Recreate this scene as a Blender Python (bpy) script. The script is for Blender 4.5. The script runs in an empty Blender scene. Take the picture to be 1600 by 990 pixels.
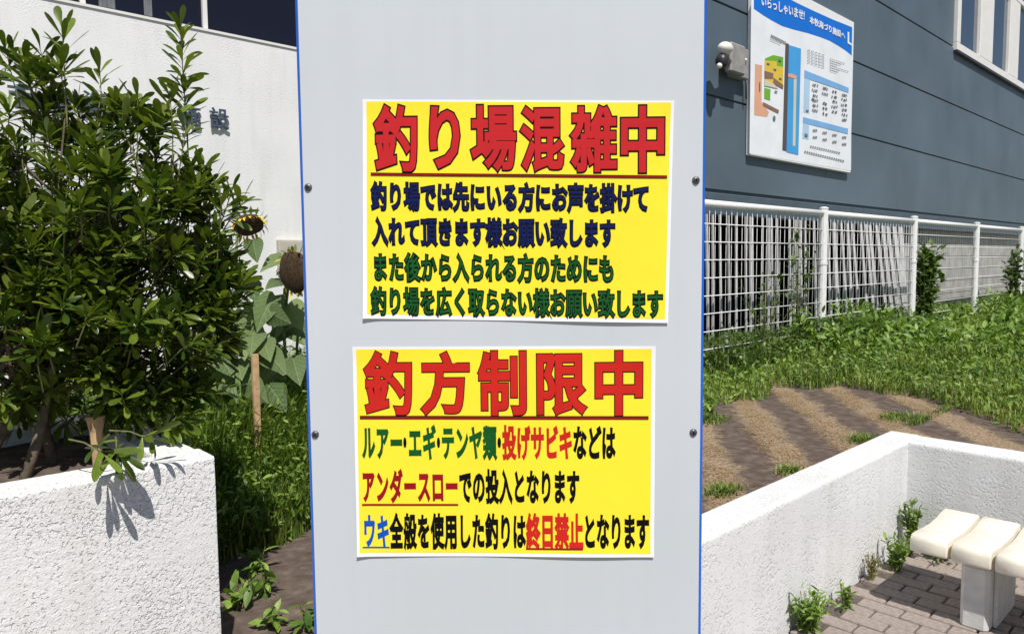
import bpy, math, random
import numpy as np
from mathutils import Vector, Matrix, noise
random.seed(7); rng = np.random.default_rng(7)
S = bpy.context.scene; COL = S.collection
PI = math.pi

# ------------------------------------------------------------------ camera
YAW, PITCH, ROLL, FPX = math.radians(46.6), math.radians(-4.3), math.radians(-0.55), 1155.0
EYE = np.array([0, 0, 1.7])
FW = np.array([math.cos(PITCH)*math.cos(YAW), math.cos(PITCH)*math.sin(YAW), math.sin(PITCH)])
_r = np.array([math.sin(YAW), -math.cos(YAW), 0.0]); _u = np.cross(_r, FW)
RT = math.cos(ROLL)*_r + math.sin(ROLL)*_u
UP = -math.sin(ROLL)*_r + math.cos(ROLL)*_u
cd = bpy.data.cameras.new('camera'); cam = bpy.data.objects.new('camera', cd); COL.objects.link(cam)
cd.sensor_width = 36; cd.lens = 36*FPX/1600; cd.clip_start = 0.02; cd.clip_end = 2000
M = Matrix(((RT[0], UP[0], -FW[0], EYE[0]), (RT[1], UP[1], -FW[1], EYE[1]), (RT[2], UP[2], -FW[2], EYE[2]), (0, 0, 0, 1)))
cam.matrix_world = M; S.camera = cam

# ------------------------------------------------------------------ light
SUN_EL, SUN_AZ = math.radians(57), math.radians(63)      # AZ: heading the light travels towards, from +X
W = bpy.data.worlds.new('World'); S.world = W; W.use_nodes = True
nt = W.node_tree; bg = nt.nodes['Background']
sky = nt.nodes.new('ShaderNodeTexSky'); sky.sky_type = 'NISHITA'; sky.sun_disc = False
sky.sun_elevation = SUN_EL; sky.sun_rotation = math.radians(90) - (SUN_AZ + PI)
sky.air_density = 1.0; sky.dust_density = 0.6; sky.ozone_density = 1.2
nt.links.new(sky.outputs[0], bg.inputs[0]); bg.inputs[1].default_value = 0.062
sd = bpy.data.lights.new('sun', 'SUN'); sd.energy = 4.6; sd.angle = math.radians(0.5); sd.color = (1, .955, .89)
sun = bpy.data.objects.new('sun', sd); COL.objects.link(sun)
LD = Vector((math.cos(SUN_AZ)*math.cos(SUN_EL), math.sin(SUN_AZ)*math.cos(SUN_EL), -math.sin(SUN_EL)))
sun.rotation_euler = LD.to_track_quat('-Z', 'Y').to_euler(); sun.location = (0, -5, 12)
S.view_settings.view_transform = 'Standard'; S.view_settings.look = 'None'
S.view_settings.exposure = 0.16; S.view_settings.gamma = 1

# ------------------------------------------------------------------ reading positions off the photograph
def ray(x, y): return FW + (x-800)/FPX*RT - (y-495)/FPX*UP
def onz(x, y, z): d = ray(x, y); return EYE + d*((z-EYE[2])/d[2])
def onY(x, y, Y): d = ray(x, y); return EYE + d*((Y-EYE[1])/d[1])
def dep(x, y, Z): return EYE + ray(x, y)*Z

# ------------------------------------------------------------------ materials
def new_mat(name):
    m = bpy.data.materials.new(name); m.use_nodes = True
    return m, m.node_tree.nodes, m.node_tree.links, m.node_tree.nodes['Principled BSDF']
def ramp(N, stops):
    r = N.new('ShaderNodeValToRGB'); e = r.color_ramp.elements
    while len(e) < len(stops): e.new(.5)
    for el, (p, c) in zip(e, stops): el.position = p; el.color = (*c, 1)
    return r
def mat(name, col, rough=.6, var=.12, scale=6, bump=0, bscale=80, bdist=.004, metal=0, spec=.4, coords='Object', detail=6):
    m, N, L, P = new_mat(name)
    tc = N.new('ShaderNodeTexCoord'); nz = N.new('ShaderNodeTexNoise'); nz.inputs['Scale'].default_value = scale; nz.inputs['Detail'].default_value = detail
    L.new(tc.outputs[coords], nz.inputs['Vector'])
    lo = [c*(1-var) for c in col]; hi = [min(1, c*(1+var)) for c in col]
    r = ramp(N, [(.3, lo), (.7, hi)]); L.new(nz.outputs['Fac'], r.inputs[0]); L.new(r.outputs[0], P.inputs['Base Color'])
    P.inputs['Roughness'].default_value = rough; P.inputs['Metallic'].default_value = metal; P.inputs['Specular IOR Level'].default_value = spec
    if bump:
        b = N.new('ShaderNodeTexNoise'); b.inputs['Scale'].default_value = bscale; b.inputs['Detail'].default_value = 5
        L.new(tc.outputs[coords], b.inputs['Vector'])
        bp = N.new('ShaderNodeBump'); bp.inputs['Strength'].default_value = bump; bp.inputs['Distance'].default_value = bdist
        L.new(b.outputs['Fac'], bp.inputs['Height']); L.new(bp.outputs[0], P.inputs['Normal'])
    return m
def stucco(name, col, strength, dist, scale, dirt=.08):
    m, N, L, P = new_mat(name)
    tc = N.new('ShaderNodeTexCoord')
    a = N.new('ShaderNodeTexVoronoi'); a.inputs['Scale'].default_value = scale; a.feature = 'SMOOTH_F1'
    b = N.new('ShaderNodeTexNoise'); b.inputs['Scale'].default_value = scale*.55; b.inputs['Detail'].default_value = 7; b.inputs['Distortion'].default_value = 0
    g = N.new('ShaderNodeTexNoise'); g.inputs['Scale'].default_value = 1.7; g.inputs['Detail'].default_value = 8
    d = N.new('ShaderNodeTexNoise'); d.inputs['Scale'].default_value = scale*.5; d.inputs['Detail'].default_value = 3
    for t in (a, b, g, d): L.new(tc.outputs['Object'], t.inputs['Vector'])
    b.inputs['Detail'].default_value = 3; b.inputs['Roughness'].default_value = .55
    big = N.new('ShaderNodeTexNoise'); big.inputs['Scale'].default_value = 3.2; big.inputs['Detail'].default_value = 3; L.new(tc.outputs['Object'], big.inputs['Vector'])
    lo = N.new('ShaderNodeMapRange'); L.new(big.outputs['Fac'], lo.inputs[0]); lo.inputs[1].default_value = .35; lo.inputs[2].default_value = .65; lo.inputs[3].default_value = .26; lo.inputs[4].default_value = .38
    hi = N.new('ShaderNodeMath'); hi.operation = 'ADD'; L.new(lo.outputs[0], hi.inputs[0]); hi.inputs[1].default_value = .13
    mx = N.new('ShaderNodeMapRange'); mx.interpolation_type = 'SMOOTHSTEP'; L.new(b.outputs['Fac'], mx.inputs[0]); L.new(lo.outputs[0], mx.inputs[1]); L.new(hi.outputs[0], mx.inputs[2])
    sm = N.new('ShaderNodeMath'); sm.operation = 'MULTIPLY'; L.new(a.outputs['Distance'], sm.inputs[0]); sm.inputs[1].default_value = .35
    ad = N.new('ShaderNodeMath'); ad.operation = 'ADD'; L.new(mx.outputs[0], ad.inputs[0]); L.new(sm.outputs[0], ad.inputs[1])
    bp = N.new('ShaderNodeBump'); bp.inputs['Strength'].default_value = strength; bp.inputs['Distance'].default_value = dist
    L.new(ad.outputs[0], bp.inputs['Height']); L.new(bp.outputs[0], P.inputs['Normal'])
    r = ramp(N, [(.3, [c*(1-dirt*1.6) for c in col]), (.62, col)]); L.new(g.outputs['Fac'], r.inputs[0])
    r2 = ramp(N, [(.30, (.72, .72, .70)), (.42, (1, 1, 1))]); L.new(d.outputs['Fac'], r2.inputs[0])
    mm = N.new('ShaderNodeMix'); mm.data_type = 'RGBA'; mm.blend_type = 'MULTIPLY'; mm.inputs['Factor'].default_value = dirt*4
    L.new(r.outputs[0], mm.inputs['A']); L.new(r2.outputs[0], mm.inputs['B']); st = N.new('ShaderNodeMapping'); st.inputs['Scale'].default_value = (9, 9, .9); L.new(tc.outputs['Object'], st.inputs['Vector'])
    sn = N.new('ShaderNodeTexNoise'); sn.inputs['Scale'].default_value = 1; sn.inputs['Detail'].default_value = 6; L.new(st.outputs[0], sn.inputs['Vector'])
    sr = ramp(N, [(.32, (.86, .85, .82)), (.50, (1, 1, 1))]); L.new(sn.outputs['Fac'], sr.inputs[0])
    m3 = N.new('ShaderNodeMix'); m3.data_type = 'RGBA'; m3.blend_type = 'MULTIPLY'; m3.inputs['Factor'].default_value = .4
    L.new(mm.outputs['Result'], m3.inputs['A']); L.new(sr.outputs[0], m3.inputs['B']); L.new(m3.outputs['Result'], P.inputs['Base Color'])
    P.inputs['Roughness'].default_value = .85; P.inputs['Specular IOR Level'].default_value = .2
    return m
def leafmat(name, lo, hi, gloss=.35, trans=.3, attr=True, spec=.5):
    m, N, L, P = new_mat(name)
    if attr:
        at = N.new('ShaderNodeAttribute'); at.attribute_name = 'tone'; src = at.outputs['Fac']
    else:
        oi = N.new('ShaderNodeObjectInfo'); src = oi.outputs['Random']
    mid = [(a+b)/2 for a, b in zip(lo, hi)]
    r = ramp(N, [(0, lo), (.55, mid), (1, hi)]); L.new(src, r.inputs[0])
    tc = N.new('ShaderNodeTexCoord'); nz = N.new('ShaderNodeTexNoise'); nz.inputs['Scale'].default_value = 30
    L.new(tc.outputs['Object'], nz.inputs['Vector'])
    r2 = ramp(N, [(.3, (.75, .75, .75)), (.7, (1.1, 1.1, 1.1))]); L.new(nz.outputs['Fac'], r2.inputs[0])
    mm = N.new('ShaderNodeMix'); mm.data_type = 'RGBA'; mm.blend_type = 'MULTIPLY'; mm.inputs['Factor'].default_value = 1
    L.new(r.outputs[0], mm.inputs['A']); L.new(r2.outputs[0], mm.inputs['B'])
    L.new(mm.outputs['Result'], P.inputs['Base Color']); P.inputs['Roughness'].default_value = gloss; P.inputs['Specular IOR Level'].default_value = spec
    tr = N.new('ShaderNodeBsdfTranslucent'); ms = N.new('ShaderNodeMixShader'); ms.inputs[0].default_value = trans
    g = N.new('ShaderNodeMix'); g.data_type = 'RGBA'; g.blend_type = 'MULTIPLY'; g.inputs['Factor'].default_value = 1
    L.new(mm.outputs['Result'], g.inputs['A']); g.inputs['B'].default_value = (1.25, 1.3, .5, 1)
    L.new(g.outputs['Result'], tr.inputs['Color'])
    out = [n for n in N if n.type == 'OUTPUT_MATERIAL'][0]
    L.new(P.outputs[0], ms.inputs[1]); L.new(tr.outputs[0], ms.inputs[2]); L.new(ms.outputs[0], out.inputs['Surface'])
    return m

MT = {}
def platemat():
    m, N, L, P = new_mat('sign plate'); tc = N.new('ShaderNodeTexCoord')
    n1 = N.new('ShaderNodeTexNoise'); n1.inputs['Scale'].default_value = 1.6; n1.inputs['Detail'].default_value = 4; L.new(tc.outputs['Object'], n1.inputs['Vector'])
    mp = N.new('ShaderNodeMapping'); mp.inputs['Scale'].default_value = (38, 38, 1.1); L.new(tc.outputs['Object'], mp.inputs['Vector'])
    n2 = N.new('ShaderNodeTexNoise'); n2.inputs['Scale'].default_value = 1; n2.inputs['Detail'].default_value = 5; L.new(mp.outputs[0], n2.inputs['Vector'])
    r1 = ramp(N, [(.3, (.52, .565, .60)), (.7, (.57, .61, .655))]); L.new(n1.outputs['Fac'], r1.inputs[0])
    r2 = ramp(N, [(.25, (.982, .981, .976)), (.55, (1, 1, 1))]); L.new(n2.outputs['Fac'], r2.inputs[0])
    mm = N.new('ShaderNodeMix'); mm.data_type = 'RGBA'; mm.blend_type = 'MULTIPLY'; mm.inputs['Factor'].default_value = 1
    L.new(r1.outputs[0], mm.inputs['A']); L.new(r2.outputs[0], mm.inputs['B']); L.new(mm.outputs['Result'], P.inputs['Base Color'])
    rr_ = N.new('ShaderNodeMapRange'); L.new(n1.outputs['Fac'], rr_.inputs[0]); rr_.inputs[3].default_value = .35; rr_.inputs[4].default_value = .55; L.new(rr_.outputs[0], P.inputs['Roughness'])
    P.inputs['Specular IOR Level'].default_value = .3; return m
MT['plate'] = platemat()
MT['blue'] = mat('blue frame paint', (.010, .12, .58), rough=.4, var=.05)
MT['screw'] = mat('dull screw steel', (.12, .12, .13), rough=.4, metal=.6, var=.3, scale=200)
MT['paper'] = mat('white laminate paper', (.84, .85, .87), rough=.6, spec=.12, var=.01)
MT['yellow'] = mat('yellow print', (.90, .76, .035), rough=.6, spec=.12, var=.035, scale=3)
for _k in ('yellow', 'paper'):
    _N, _L = MT[_k].node_tree.nodes, MT[_k].node_tree.links; _P = _N['Principled BSDF']; _tc = _N.new('ShaderNodeTexCoord'); _n = _N.new('ShaderNodeTexNoise')
    _n.inputs['Scale'].default_value = 7; _n.inputs['Detail'].default_value = 3; _L.new(_tc.outputs['Object'], _n.inputs['Vector']); _b = _N.new('ShaderNodeBump')
    _b.inputs['Strength'].default_value = .35; _b.inputs['Distance'].default_value = .01; _L.new(_n.outputs['Fac'], _b.inputs['Height']); _L.new(_b.outputs[0], _P.inputs['Normal'])
    _P.inputs['Roughness'].default_value = .42; _P.inputs['Specular IOR Level'].default_value = .3
MT['red'] = mat('red print', (.52, .020, .024), rough=.6, spec=.12, var=.08, scale=9)
MT['darkred'] = mat('dark red print', (.30, .007, .014), rough=.6, spec=.12, var=.08, scale=9)
MT['brightred'] = mat('bright red print', (.54, .020, .014), rough=.6, spec=.12, var=.08, scale=9)
MT['black'] = mat('black print', (.003, .003, .004), rough=.6, spec=.12, var=.2)
MT['navy'] = mat('navy print', (.004, .010, .085), rough=.6, spec=.12, var=.2, scale=20)
MT['green'] = mat('green print', (.006, .085, .016), rough=.6, spec=.12, var=.2, scale=20)
MT['cobalt'] = mat('cobalt print', (.006, .085, .45), rough=.6, spec=.12, var=.05)
MT['stucco'] = stucco('white planter stucco', (.81, .81, .80), .75, .0055, 135, .05)
MT['stucco_low'] = stucco('white low wall stucco', (.72, .725, .73), .6, .0045, 120, .06)
MT['stucco_far'] = stucco('white building stucco', (.80, .805, .81), .35, .004, 120, .04)
MT['panel'] = mat('slate blue wall panel', (.098, .135, .168), rough=.42, var=.16, scale=.7, detail=3, spec=.35)
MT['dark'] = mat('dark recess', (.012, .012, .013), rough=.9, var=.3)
MT['flash'] = mat('slate flashing', (.075, .105, .13), rough=.5, var=.1)
MT['concrete'] = mat('grey concrete block', (.36, .355, .34), rough=.9, var=.22, scale=5, bump=.5, bscale=40)
MT['whitepaint'] = mat('white fence paint', (.80, .80, .80), rough=.45, var=.08, scale=30)
MT['slat'] = mat('pale weathered slat', (.56, .55, .56), rough=.8, var=.2, scale=7)
MT['frame'] = mat('white window frame', (.78, .77, .74), rough=.45, var=.04)
MT['letter'] = mat('slate metal letter', (.075, .105, .15), rough=.4, var=.1, metal=.2)
MT['curtain'] = mat('grey curtain', (.16, .17, .19), rough=.9, var=.3, scale=12)
MT['roomdark'] = mat('dark room', (.012, .013, .022), rough=.9, var=.3)
MT['cream'] = mat('cream bench slab', (.78, .73, .62), rough=.85, var=.09, scale=11, bump=.25, bscale=120, bdist=.002)
MT['benchleg'] = mat('grey bench leg concrete', (.62, .62, .60), rough=.85, var=.12, scale=14, bump=.3, bscale=90)
MT['paver'] = mat('pinkish grey paver', (.34, .285, .255), rough=.9, var=.22, scale=9, bump=.7, bscale=160, coords='Generated')
MT['sand'] = mat('joint sand', (.10, .085, .07), rough=1, var=.4, scale=60, bump=.8, bscale=200)
MT['beige'] = mat('beige box', (.50, .47, .40), rough=.6, var=.05)
MT['greybox'] = mat('grey junction box', (.30, .29, .28), rough=.5, var=.2, scale=9)
MT['lampwhite'] = mat('white lamp dome', (.78, .76, .70), rough=.3, var=.05)
MT['lampblack'] = mat('black lamp body', (.03, .03, .035), rough=.4, var=.3)
MT['wood'] = mat('pale wood', (.50, .33, .18), rough=.8, var=.25, scale=14)
MT['bark'] = mat('grey bark', (.13, .10, .07), rough=.9, var=.35, scale=30, bump=.5)
MT['twig'] = mat('green twig', (.16, .17, .06), rough=.7, var=.3, scale=30)
MT['stalk'] = mat('sunflower stalk', (.14, .20, .07), rough=.7, var=.2, scale=15)
MT['disc'] = mat('brown seed disc', (.06, .035, .015), rough=.9, var=.6, scale=60, bump=1, bscale=120)
MT['petal'] = mat('dry yellow petal', (.62, .42, .02), rough=.6, var=.3, scale=20)
MT['bushleaf'] = leafmat('bush leaf', (.030, .066, .008), (.19, .26, .035), gloss=.34, trans=.34, spec=.5)
MT['bushleaf_o'] = leafmat('bush leaf single', (.040, .080, .010), (.21, .29, .045), gloss=.34, trans=.34, attr=False, spec=.5)
MT['sunleaf'] = leafmat('sunflower leaf', (.09, .15, .055), (.25, .33, .14), gloss=.6, trans=.3, attr=False, spec=.3)
def veins(m):
    N, L = m.node_tree.nodes, m.node_tree.links; P = N['Principled BSDF']; src = P.inputs['Base Color'].links[0].from_socket
    tc = N.new('ShaderNodeTexCoord'); sp = N.new('ShaderNodeSeparateXYZ'); L.new(tc.outputs['Object'], sp.inputs[0])
    def mt(op, a, b=None):
        q = N.new('ShaderNodeMath'); q.operation = op
        for i, v in enumerate((a, b)):
            if v is None: continue
            if isinstance(v, (int, float)): q.inputs[i].default_value = v
            else: L.new(v, q.inputs[i])
        return q.outputs[0]
    ax = mt('ABSOLUTE', sp.outputs['X']); w = mt('SUBTRACT', sp.outputs['Y'], mt('MULTIPLY', ax, .8)); fr = mt('FRACT', mt('MULTIPLY', w, 5.5))
    v = mt('MAXIMUM', mt('LESS_THAN', fr, .10), mt('LESS_THAN', ax, .014))
    mx = N.new('ShaderNodeMix'); mx.data_type = 'RGBA'; L.new(mt('MULTIPLY', v, .55), mx.inputs['Factor']); L.new(src, mx.inputs['A']); mx.inputs['B'].default_value = (.34, .42, .20, 1)
    L.new(mx.outputs['Result'], P.inputs['Base Color'])
    bp = N.new('ShaderNodeBump'); bp.inputs['Strength'].default_value = .9; bp.inputs['Distance'].default_value = .02; L.new(fr, bp.inputs['Height']); L.new(bp.outputs[0], P.inputs['Normal'])
veins(MT['sunleaf'])
MT['grass'] = leafmat('grass blade', (.045, .10, .010), (.30, .40, .07), gloss=.5, trans=.3)
MT['weed'] = leafmat('weed leaf', (.06, .14, .015), (.28, .42, .07), gloss=.5, trans=.3)
MT['vine'] = leafmat('vine leaf', (.04, .09, .012), (.16, .24, .05), gloss=.45, trans=.3)
MT['straw'] = leafmat('dead straw', (.26, .17, .085), (.50, .36, .20), gloss=.8, trans=.15)
MT['drygrass'] = leafmat('dry weed', (.16, .12, .05), (.34, .28, .13), gloss=.8, trans=.2)
MT['orange'] = mat('orange bloom', (.75, .26, .04), rough=.6, var=.2)
MT['far'] = mat('pale concrete ground', (.22, .21, .2), rough=.95, var=.2, scale=.6)

def glassmat():
    m, N, L, P = new_mat('window glass')
    P.inputs['Base Color'].default_value = (.03, .05, .09, 1); P.inputs['Roughness'].default_value = .05
    P.inputs['Specular IOR Level'].default_value = 1.0; P.inputs['Metallic'].default_value = 0; P.inputs['IOR'].default_value = 2.2
    tc = N.new('ShaderNodeTexCoord'); nz = N.new('ShaderNodeTexNoise'); nz.inputs['Scale'].default_value = 1.1
    L.new(tc.outputs['Object'], nz.inputs['Vector']); bp = N.new('ShaderNodeBump'); bp.inputs['Strength'].default_value = .12; bp.inputs['Distance'].default_value = .05
    L.new(nz.outputs['Fac'], bp.inputs['Height']); L.new(bp.outputs[0], P.inputs['Normal'])
    return m
MT['glass'] = glassmat()
def darkglass():
    m, N, L, P = new_mat('dark glass')
    P.inputs['Base Color'].default_value = (.010, .011, .022, 1); P.inputs['Roughness'].default_value = .06; P.inputs['Specular IOR Level'].default_value = .35
    return m
MT['darkglass'] = darkglass()

def soilmat(name, bands):
    m, N, L, P = new_mat(name)
    tc = N.new('ShaderNodeTexCoord'); n1 = N.new('ShaderNodeTexNoise'); n1.inputs['Scale'].default_value = 14; n1.inputs['Detail'].default_value = 9
    L.new(tc.outputs['Object'], n1.inputs['Vector'])
    r = ramp(N, [(.3, (.085, .062, .050)), (.55, (.125, .097, .080)), (.75, (.19, .15, .12))]); L.new(n1.outputs['Fac'], r.inputs[0])
    last = r.outputs[0]
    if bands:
        # dark bands in the ground colour with straw-coloured ones between them, running about 38 degrees off the wall
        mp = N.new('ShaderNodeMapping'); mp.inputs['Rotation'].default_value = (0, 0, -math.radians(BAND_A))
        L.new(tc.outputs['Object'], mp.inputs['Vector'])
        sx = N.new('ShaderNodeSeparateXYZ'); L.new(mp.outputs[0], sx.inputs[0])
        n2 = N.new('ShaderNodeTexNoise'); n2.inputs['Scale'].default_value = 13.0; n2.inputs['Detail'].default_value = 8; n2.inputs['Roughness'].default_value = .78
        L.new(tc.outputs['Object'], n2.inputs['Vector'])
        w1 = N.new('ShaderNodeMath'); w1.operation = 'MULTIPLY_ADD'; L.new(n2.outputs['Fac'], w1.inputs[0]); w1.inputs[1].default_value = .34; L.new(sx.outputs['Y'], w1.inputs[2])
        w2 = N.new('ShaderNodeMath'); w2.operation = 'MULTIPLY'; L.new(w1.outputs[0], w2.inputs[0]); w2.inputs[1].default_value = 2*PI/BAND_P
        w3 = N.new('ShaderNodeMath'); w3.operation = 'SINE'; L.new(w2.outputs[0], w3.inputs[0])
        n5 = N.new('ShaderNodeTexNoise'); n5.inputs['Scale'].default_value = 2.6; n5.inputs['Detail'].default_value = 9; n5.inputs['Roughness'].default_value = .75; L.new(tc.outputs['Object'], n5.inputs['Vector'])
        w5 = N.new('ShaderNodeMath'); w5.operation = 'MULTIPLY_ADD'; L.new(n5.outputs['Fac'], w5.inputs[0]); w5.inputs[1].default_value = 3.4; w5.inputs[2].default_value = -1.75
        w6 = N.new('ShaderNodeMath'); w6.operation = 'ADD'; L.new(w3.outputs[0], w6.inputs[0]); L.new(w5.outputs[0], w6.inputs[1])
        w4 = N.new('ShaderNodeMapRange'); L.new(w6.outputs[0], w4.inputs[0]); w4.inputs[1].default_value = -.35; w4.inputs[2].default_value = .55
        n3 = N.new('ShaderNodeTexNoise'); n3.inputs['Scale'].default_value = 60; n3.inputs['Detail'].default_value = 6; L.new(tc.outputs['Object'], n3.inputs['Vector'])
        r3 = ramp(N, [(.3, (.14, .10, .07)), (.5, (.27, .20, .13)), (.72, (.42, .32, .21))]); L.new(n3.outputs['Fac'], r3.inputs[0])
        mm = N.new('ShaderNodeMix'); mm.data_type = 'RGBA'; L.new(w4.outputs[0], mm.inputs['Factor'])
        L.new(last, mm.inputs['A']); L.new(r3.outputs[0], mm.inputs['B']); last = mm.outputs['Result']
    L.new(last, P.inputs['Base Color']); P.inputs['Roughness'].default_value = 1; P.inputs['Specular IOR Level'].default_value = .1
    nb = N.new('ShaderNodeTexNoise'); nb.inputs['Scale'].default_value = 45; nb.inputs['Detail'].default_value = 9; L.new(tc.outputs['Object'], nb.inputs['Vector'])
    bp = N.new('ShaderNodeBump'); bp.inputs['Strength'].default_value = 1; bp.inputs['Distance'].default_value = .008
    L.new(nb.outputs['Fac'], bp.inputs['Height']); L.new(bp.outputs[0], P.inputs['Normal'])
    return m
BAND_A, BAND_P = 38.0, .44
MT['soil'] = soilmat('bare soil', False); MT['lawnsoil'] = soilmat('banded lawn soil', True)

# ------------------------------------------------------------------ mesh helpers
class MB:
    def __init__(s): s.v = []; s.f = []; s.t = []
    def add(s, vs, fs, tone=None):
        o = len(s.v); s.v.extend([tuple(map(float, p)) for p in vs]); s.f.extend([tuple(o+i for i in f) for f in fs])
        s.t.extend([.5 if tone is None else tone]*len(vs)); return s
    def box(s, a, b, tone=None):
        x0, y0, z0 = a; x1, y1, z1 = b
        vs = [(x0,y0,z0),(x1,y0,z0),(x1,y1,z0),(x0,y1,z0),(x0,y0,z1),(x1,y0,z1),(x1,y1,z1),(x0,y1,z1)]
        return s.add(vs, [(0,3,2,1),(4,5,6,7),(0,1,5,4),(1,2,6,5),(2,3,7,6),(3,0,4,7)], tone)
    def bbox(s, a, b, bev=.005):
        # box with chamfered edges
        c = [(a[i]+b[i])/2 for i in range(3)]; h = [(b[i]-a[i])/2 for i in range(3)]; bev = min(bev, *[x*.45 for x in h])
        vs = []; idx = {}
        for sx in (-1, 1):
            for sy in (-1, 1):
                for sz in (-1, 1):
                    sg = (sx, sy, sz)
                    for ax in range(3):
                        p = [c[i]+sg[i]*(h[i] if i == ax else h[i]-bev) for i in range(3)]
                        idx[(sg, ax)] = len(vs); vs.append(p)
        fs = []
        def g(sg, ax): return idx[(tuple(sg), ax)]
        for ax in range(3):
            o = [i for i in range(3) if i != ax]
            for sgn in (-1, 1):
                q = []
                for (p, r) in ((-1,-1),(1,-1),(1,1),(-1,1)):
                    sg = [0,0,0]; sg[ax] = sgn; sg[o[0]] = p; sg[o[1]] = r; q.append(g(sg, ax))
                fs.append(q)
            # edges parallel to ax
            for p in (-1, 1):
                for r in (-1, 1):
                    q = []
                    for e, a2 in ((-1, o[0]), (1, o[0]), (1, o[1]), (-1, o[1])):
                        sg = [0,0,0]; sg[ax] = e; sg[o[0]] = p; sg[o[1]] = r; q.append(g(sg, a2))
                    fs.append(q)
        for sx in (-1, 1):
            for sy in (-1, 1):
                for sz in (-1, 1):
                    fs.append([g((sx,sy,sz), k) for k in range(3)])
        s.add(vs, fs); s.fix = True; return s
    def tube(s, pts, rad, n=6, tone=None, cap=True):
        pts = [Vector(p) for p in pts]; rad = rad if hasattr(rad, '__len__') else [rad]*len(pts)
        vs = []; prev = None
        for i, p in enumerate(pts):
            d = (pts[min(i+1, len(pts)-1)] - pts[max(i-1, 0)]).normalized()
            a = d.cross(Vector((0,0,1)) if abs(d.z) < .95 else Vector((1,0,0))).normalized() if prev is None else (prev - d*prev.dot(d)).normalized()
            prev = a; b = d.cross(a)
            for k in range(n):
                t = 2*PI*k/n; vs.append(p + (a*math.cos(t)+b*math.sin(t))*rad[i])
        fs = [(i*n+k, i*n+(k+1) % n, (i+1)*n+(k+1) % n, (i+1)*n+k) for i in range(len(pts)-1) for k in range(n)]
        if cap: fs += [tuple(range(n))[::-1], tuple(range((len(pts)-1)*n, len(pts)*n))]
        return s.add(vs, fs, tone)
    def mesh(s, name, m, smooth=False):
        me = bpy.data.meshes.new(name); me.from_pydata(s.v, [], s.f); me.validate()
        if getattr(s, 'fix', False):
            import bmesh
            bm = bmesh.new(); bm.from_mesh(me); bmesh.ops.recalc_face_normals(bm, faces=bm.faces); bm.to_mesh(me); bm.free()
        a = me.attributes.new('tone', 'FLOAT', 'POINT'); a.data.foreach_set('value', np.array(s.t, dtype=np.float32)[:len(me.vertices)])
        if smooth: me.polygons.foreach_set('use_smooth', [True]*len(me.polygons))
        me.materials.append(m); me.update(); return me
    def build(s, name, m, parent=None, smooth=False):
        return link(name, s.mesh(name, m, smooth), parent)
def link(name, me, parent=None):
    o = bpy.data.objects.new(name, me); COL.objects.link(o)
    if parent is not None:
        o.parent = parent
        o.matrix_parent_inverse = parent_inv(parent)
    return o
def parent_inv(p):
    m = p.matrix_basis.copy(); q = p
    while q.parent is not None:
        m = q.parent.matrix_basis @ q.matrix_parent_inverse @ m if False else m; q = q.parent
    return world_of(p).inverted()
def world_of(p):
    if p.parent is None: return p.matrix_basis.copy()
    return world_of(p.parent) @ p.matrix_parent_inverse @ p.matrix_basis
def np_mesh(name, V, F, m, tone=None, smooth=False, parent=None):
    # V (n,3), F (k,c) all faces with c corners
    me = bpy.data.meshes.new(name); n, k, c = len(V), len(F), F.shape[1]
    me.vertices.add(n); me.vertices.foreach_set('co', V.astype(np.float32).ravel())
    me.loops.add(k*c); me.loops.foreach_set('vertex_index', F.astype(np.int32).ravel())
    me.polygons.add(k); me.polygons.foreach_set('loop_start', np.arange(0, k*c, c, dtype=np.int32)); me.polygons.foreach_set('loop_total', np.full(k, c, dtype=np.int32))
    me.update(calc_edges=True)
    if tone is not None:
        a = me.attributes.new('tone', 'FLOAT', 'POINT'); a.data.foreach_set('value', tone.astype(np.float32))
    if smooth: me.polygons.foreach_set('use_smooth', np.ones(k, dtype=bool))
    me.materials.append(m); me.update(); return link(name, me, parent)
def empty(name, loc, label=None, cat=None, group=None, kind=None):
    o = bpy.data.objects.new(name, None); COL.objects.link(o); o.location = loc; o.empty_display_size = .1
    return tag(o, label, cat, group, kind)
def tag(o, label=None, cat=None, group=None, kind=None):
    if label: o['label'] = label
    if cat: o['category'] = cat
    if group: o['group'] = group
    if kind: o['kind'] = kind
    return o

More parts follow.
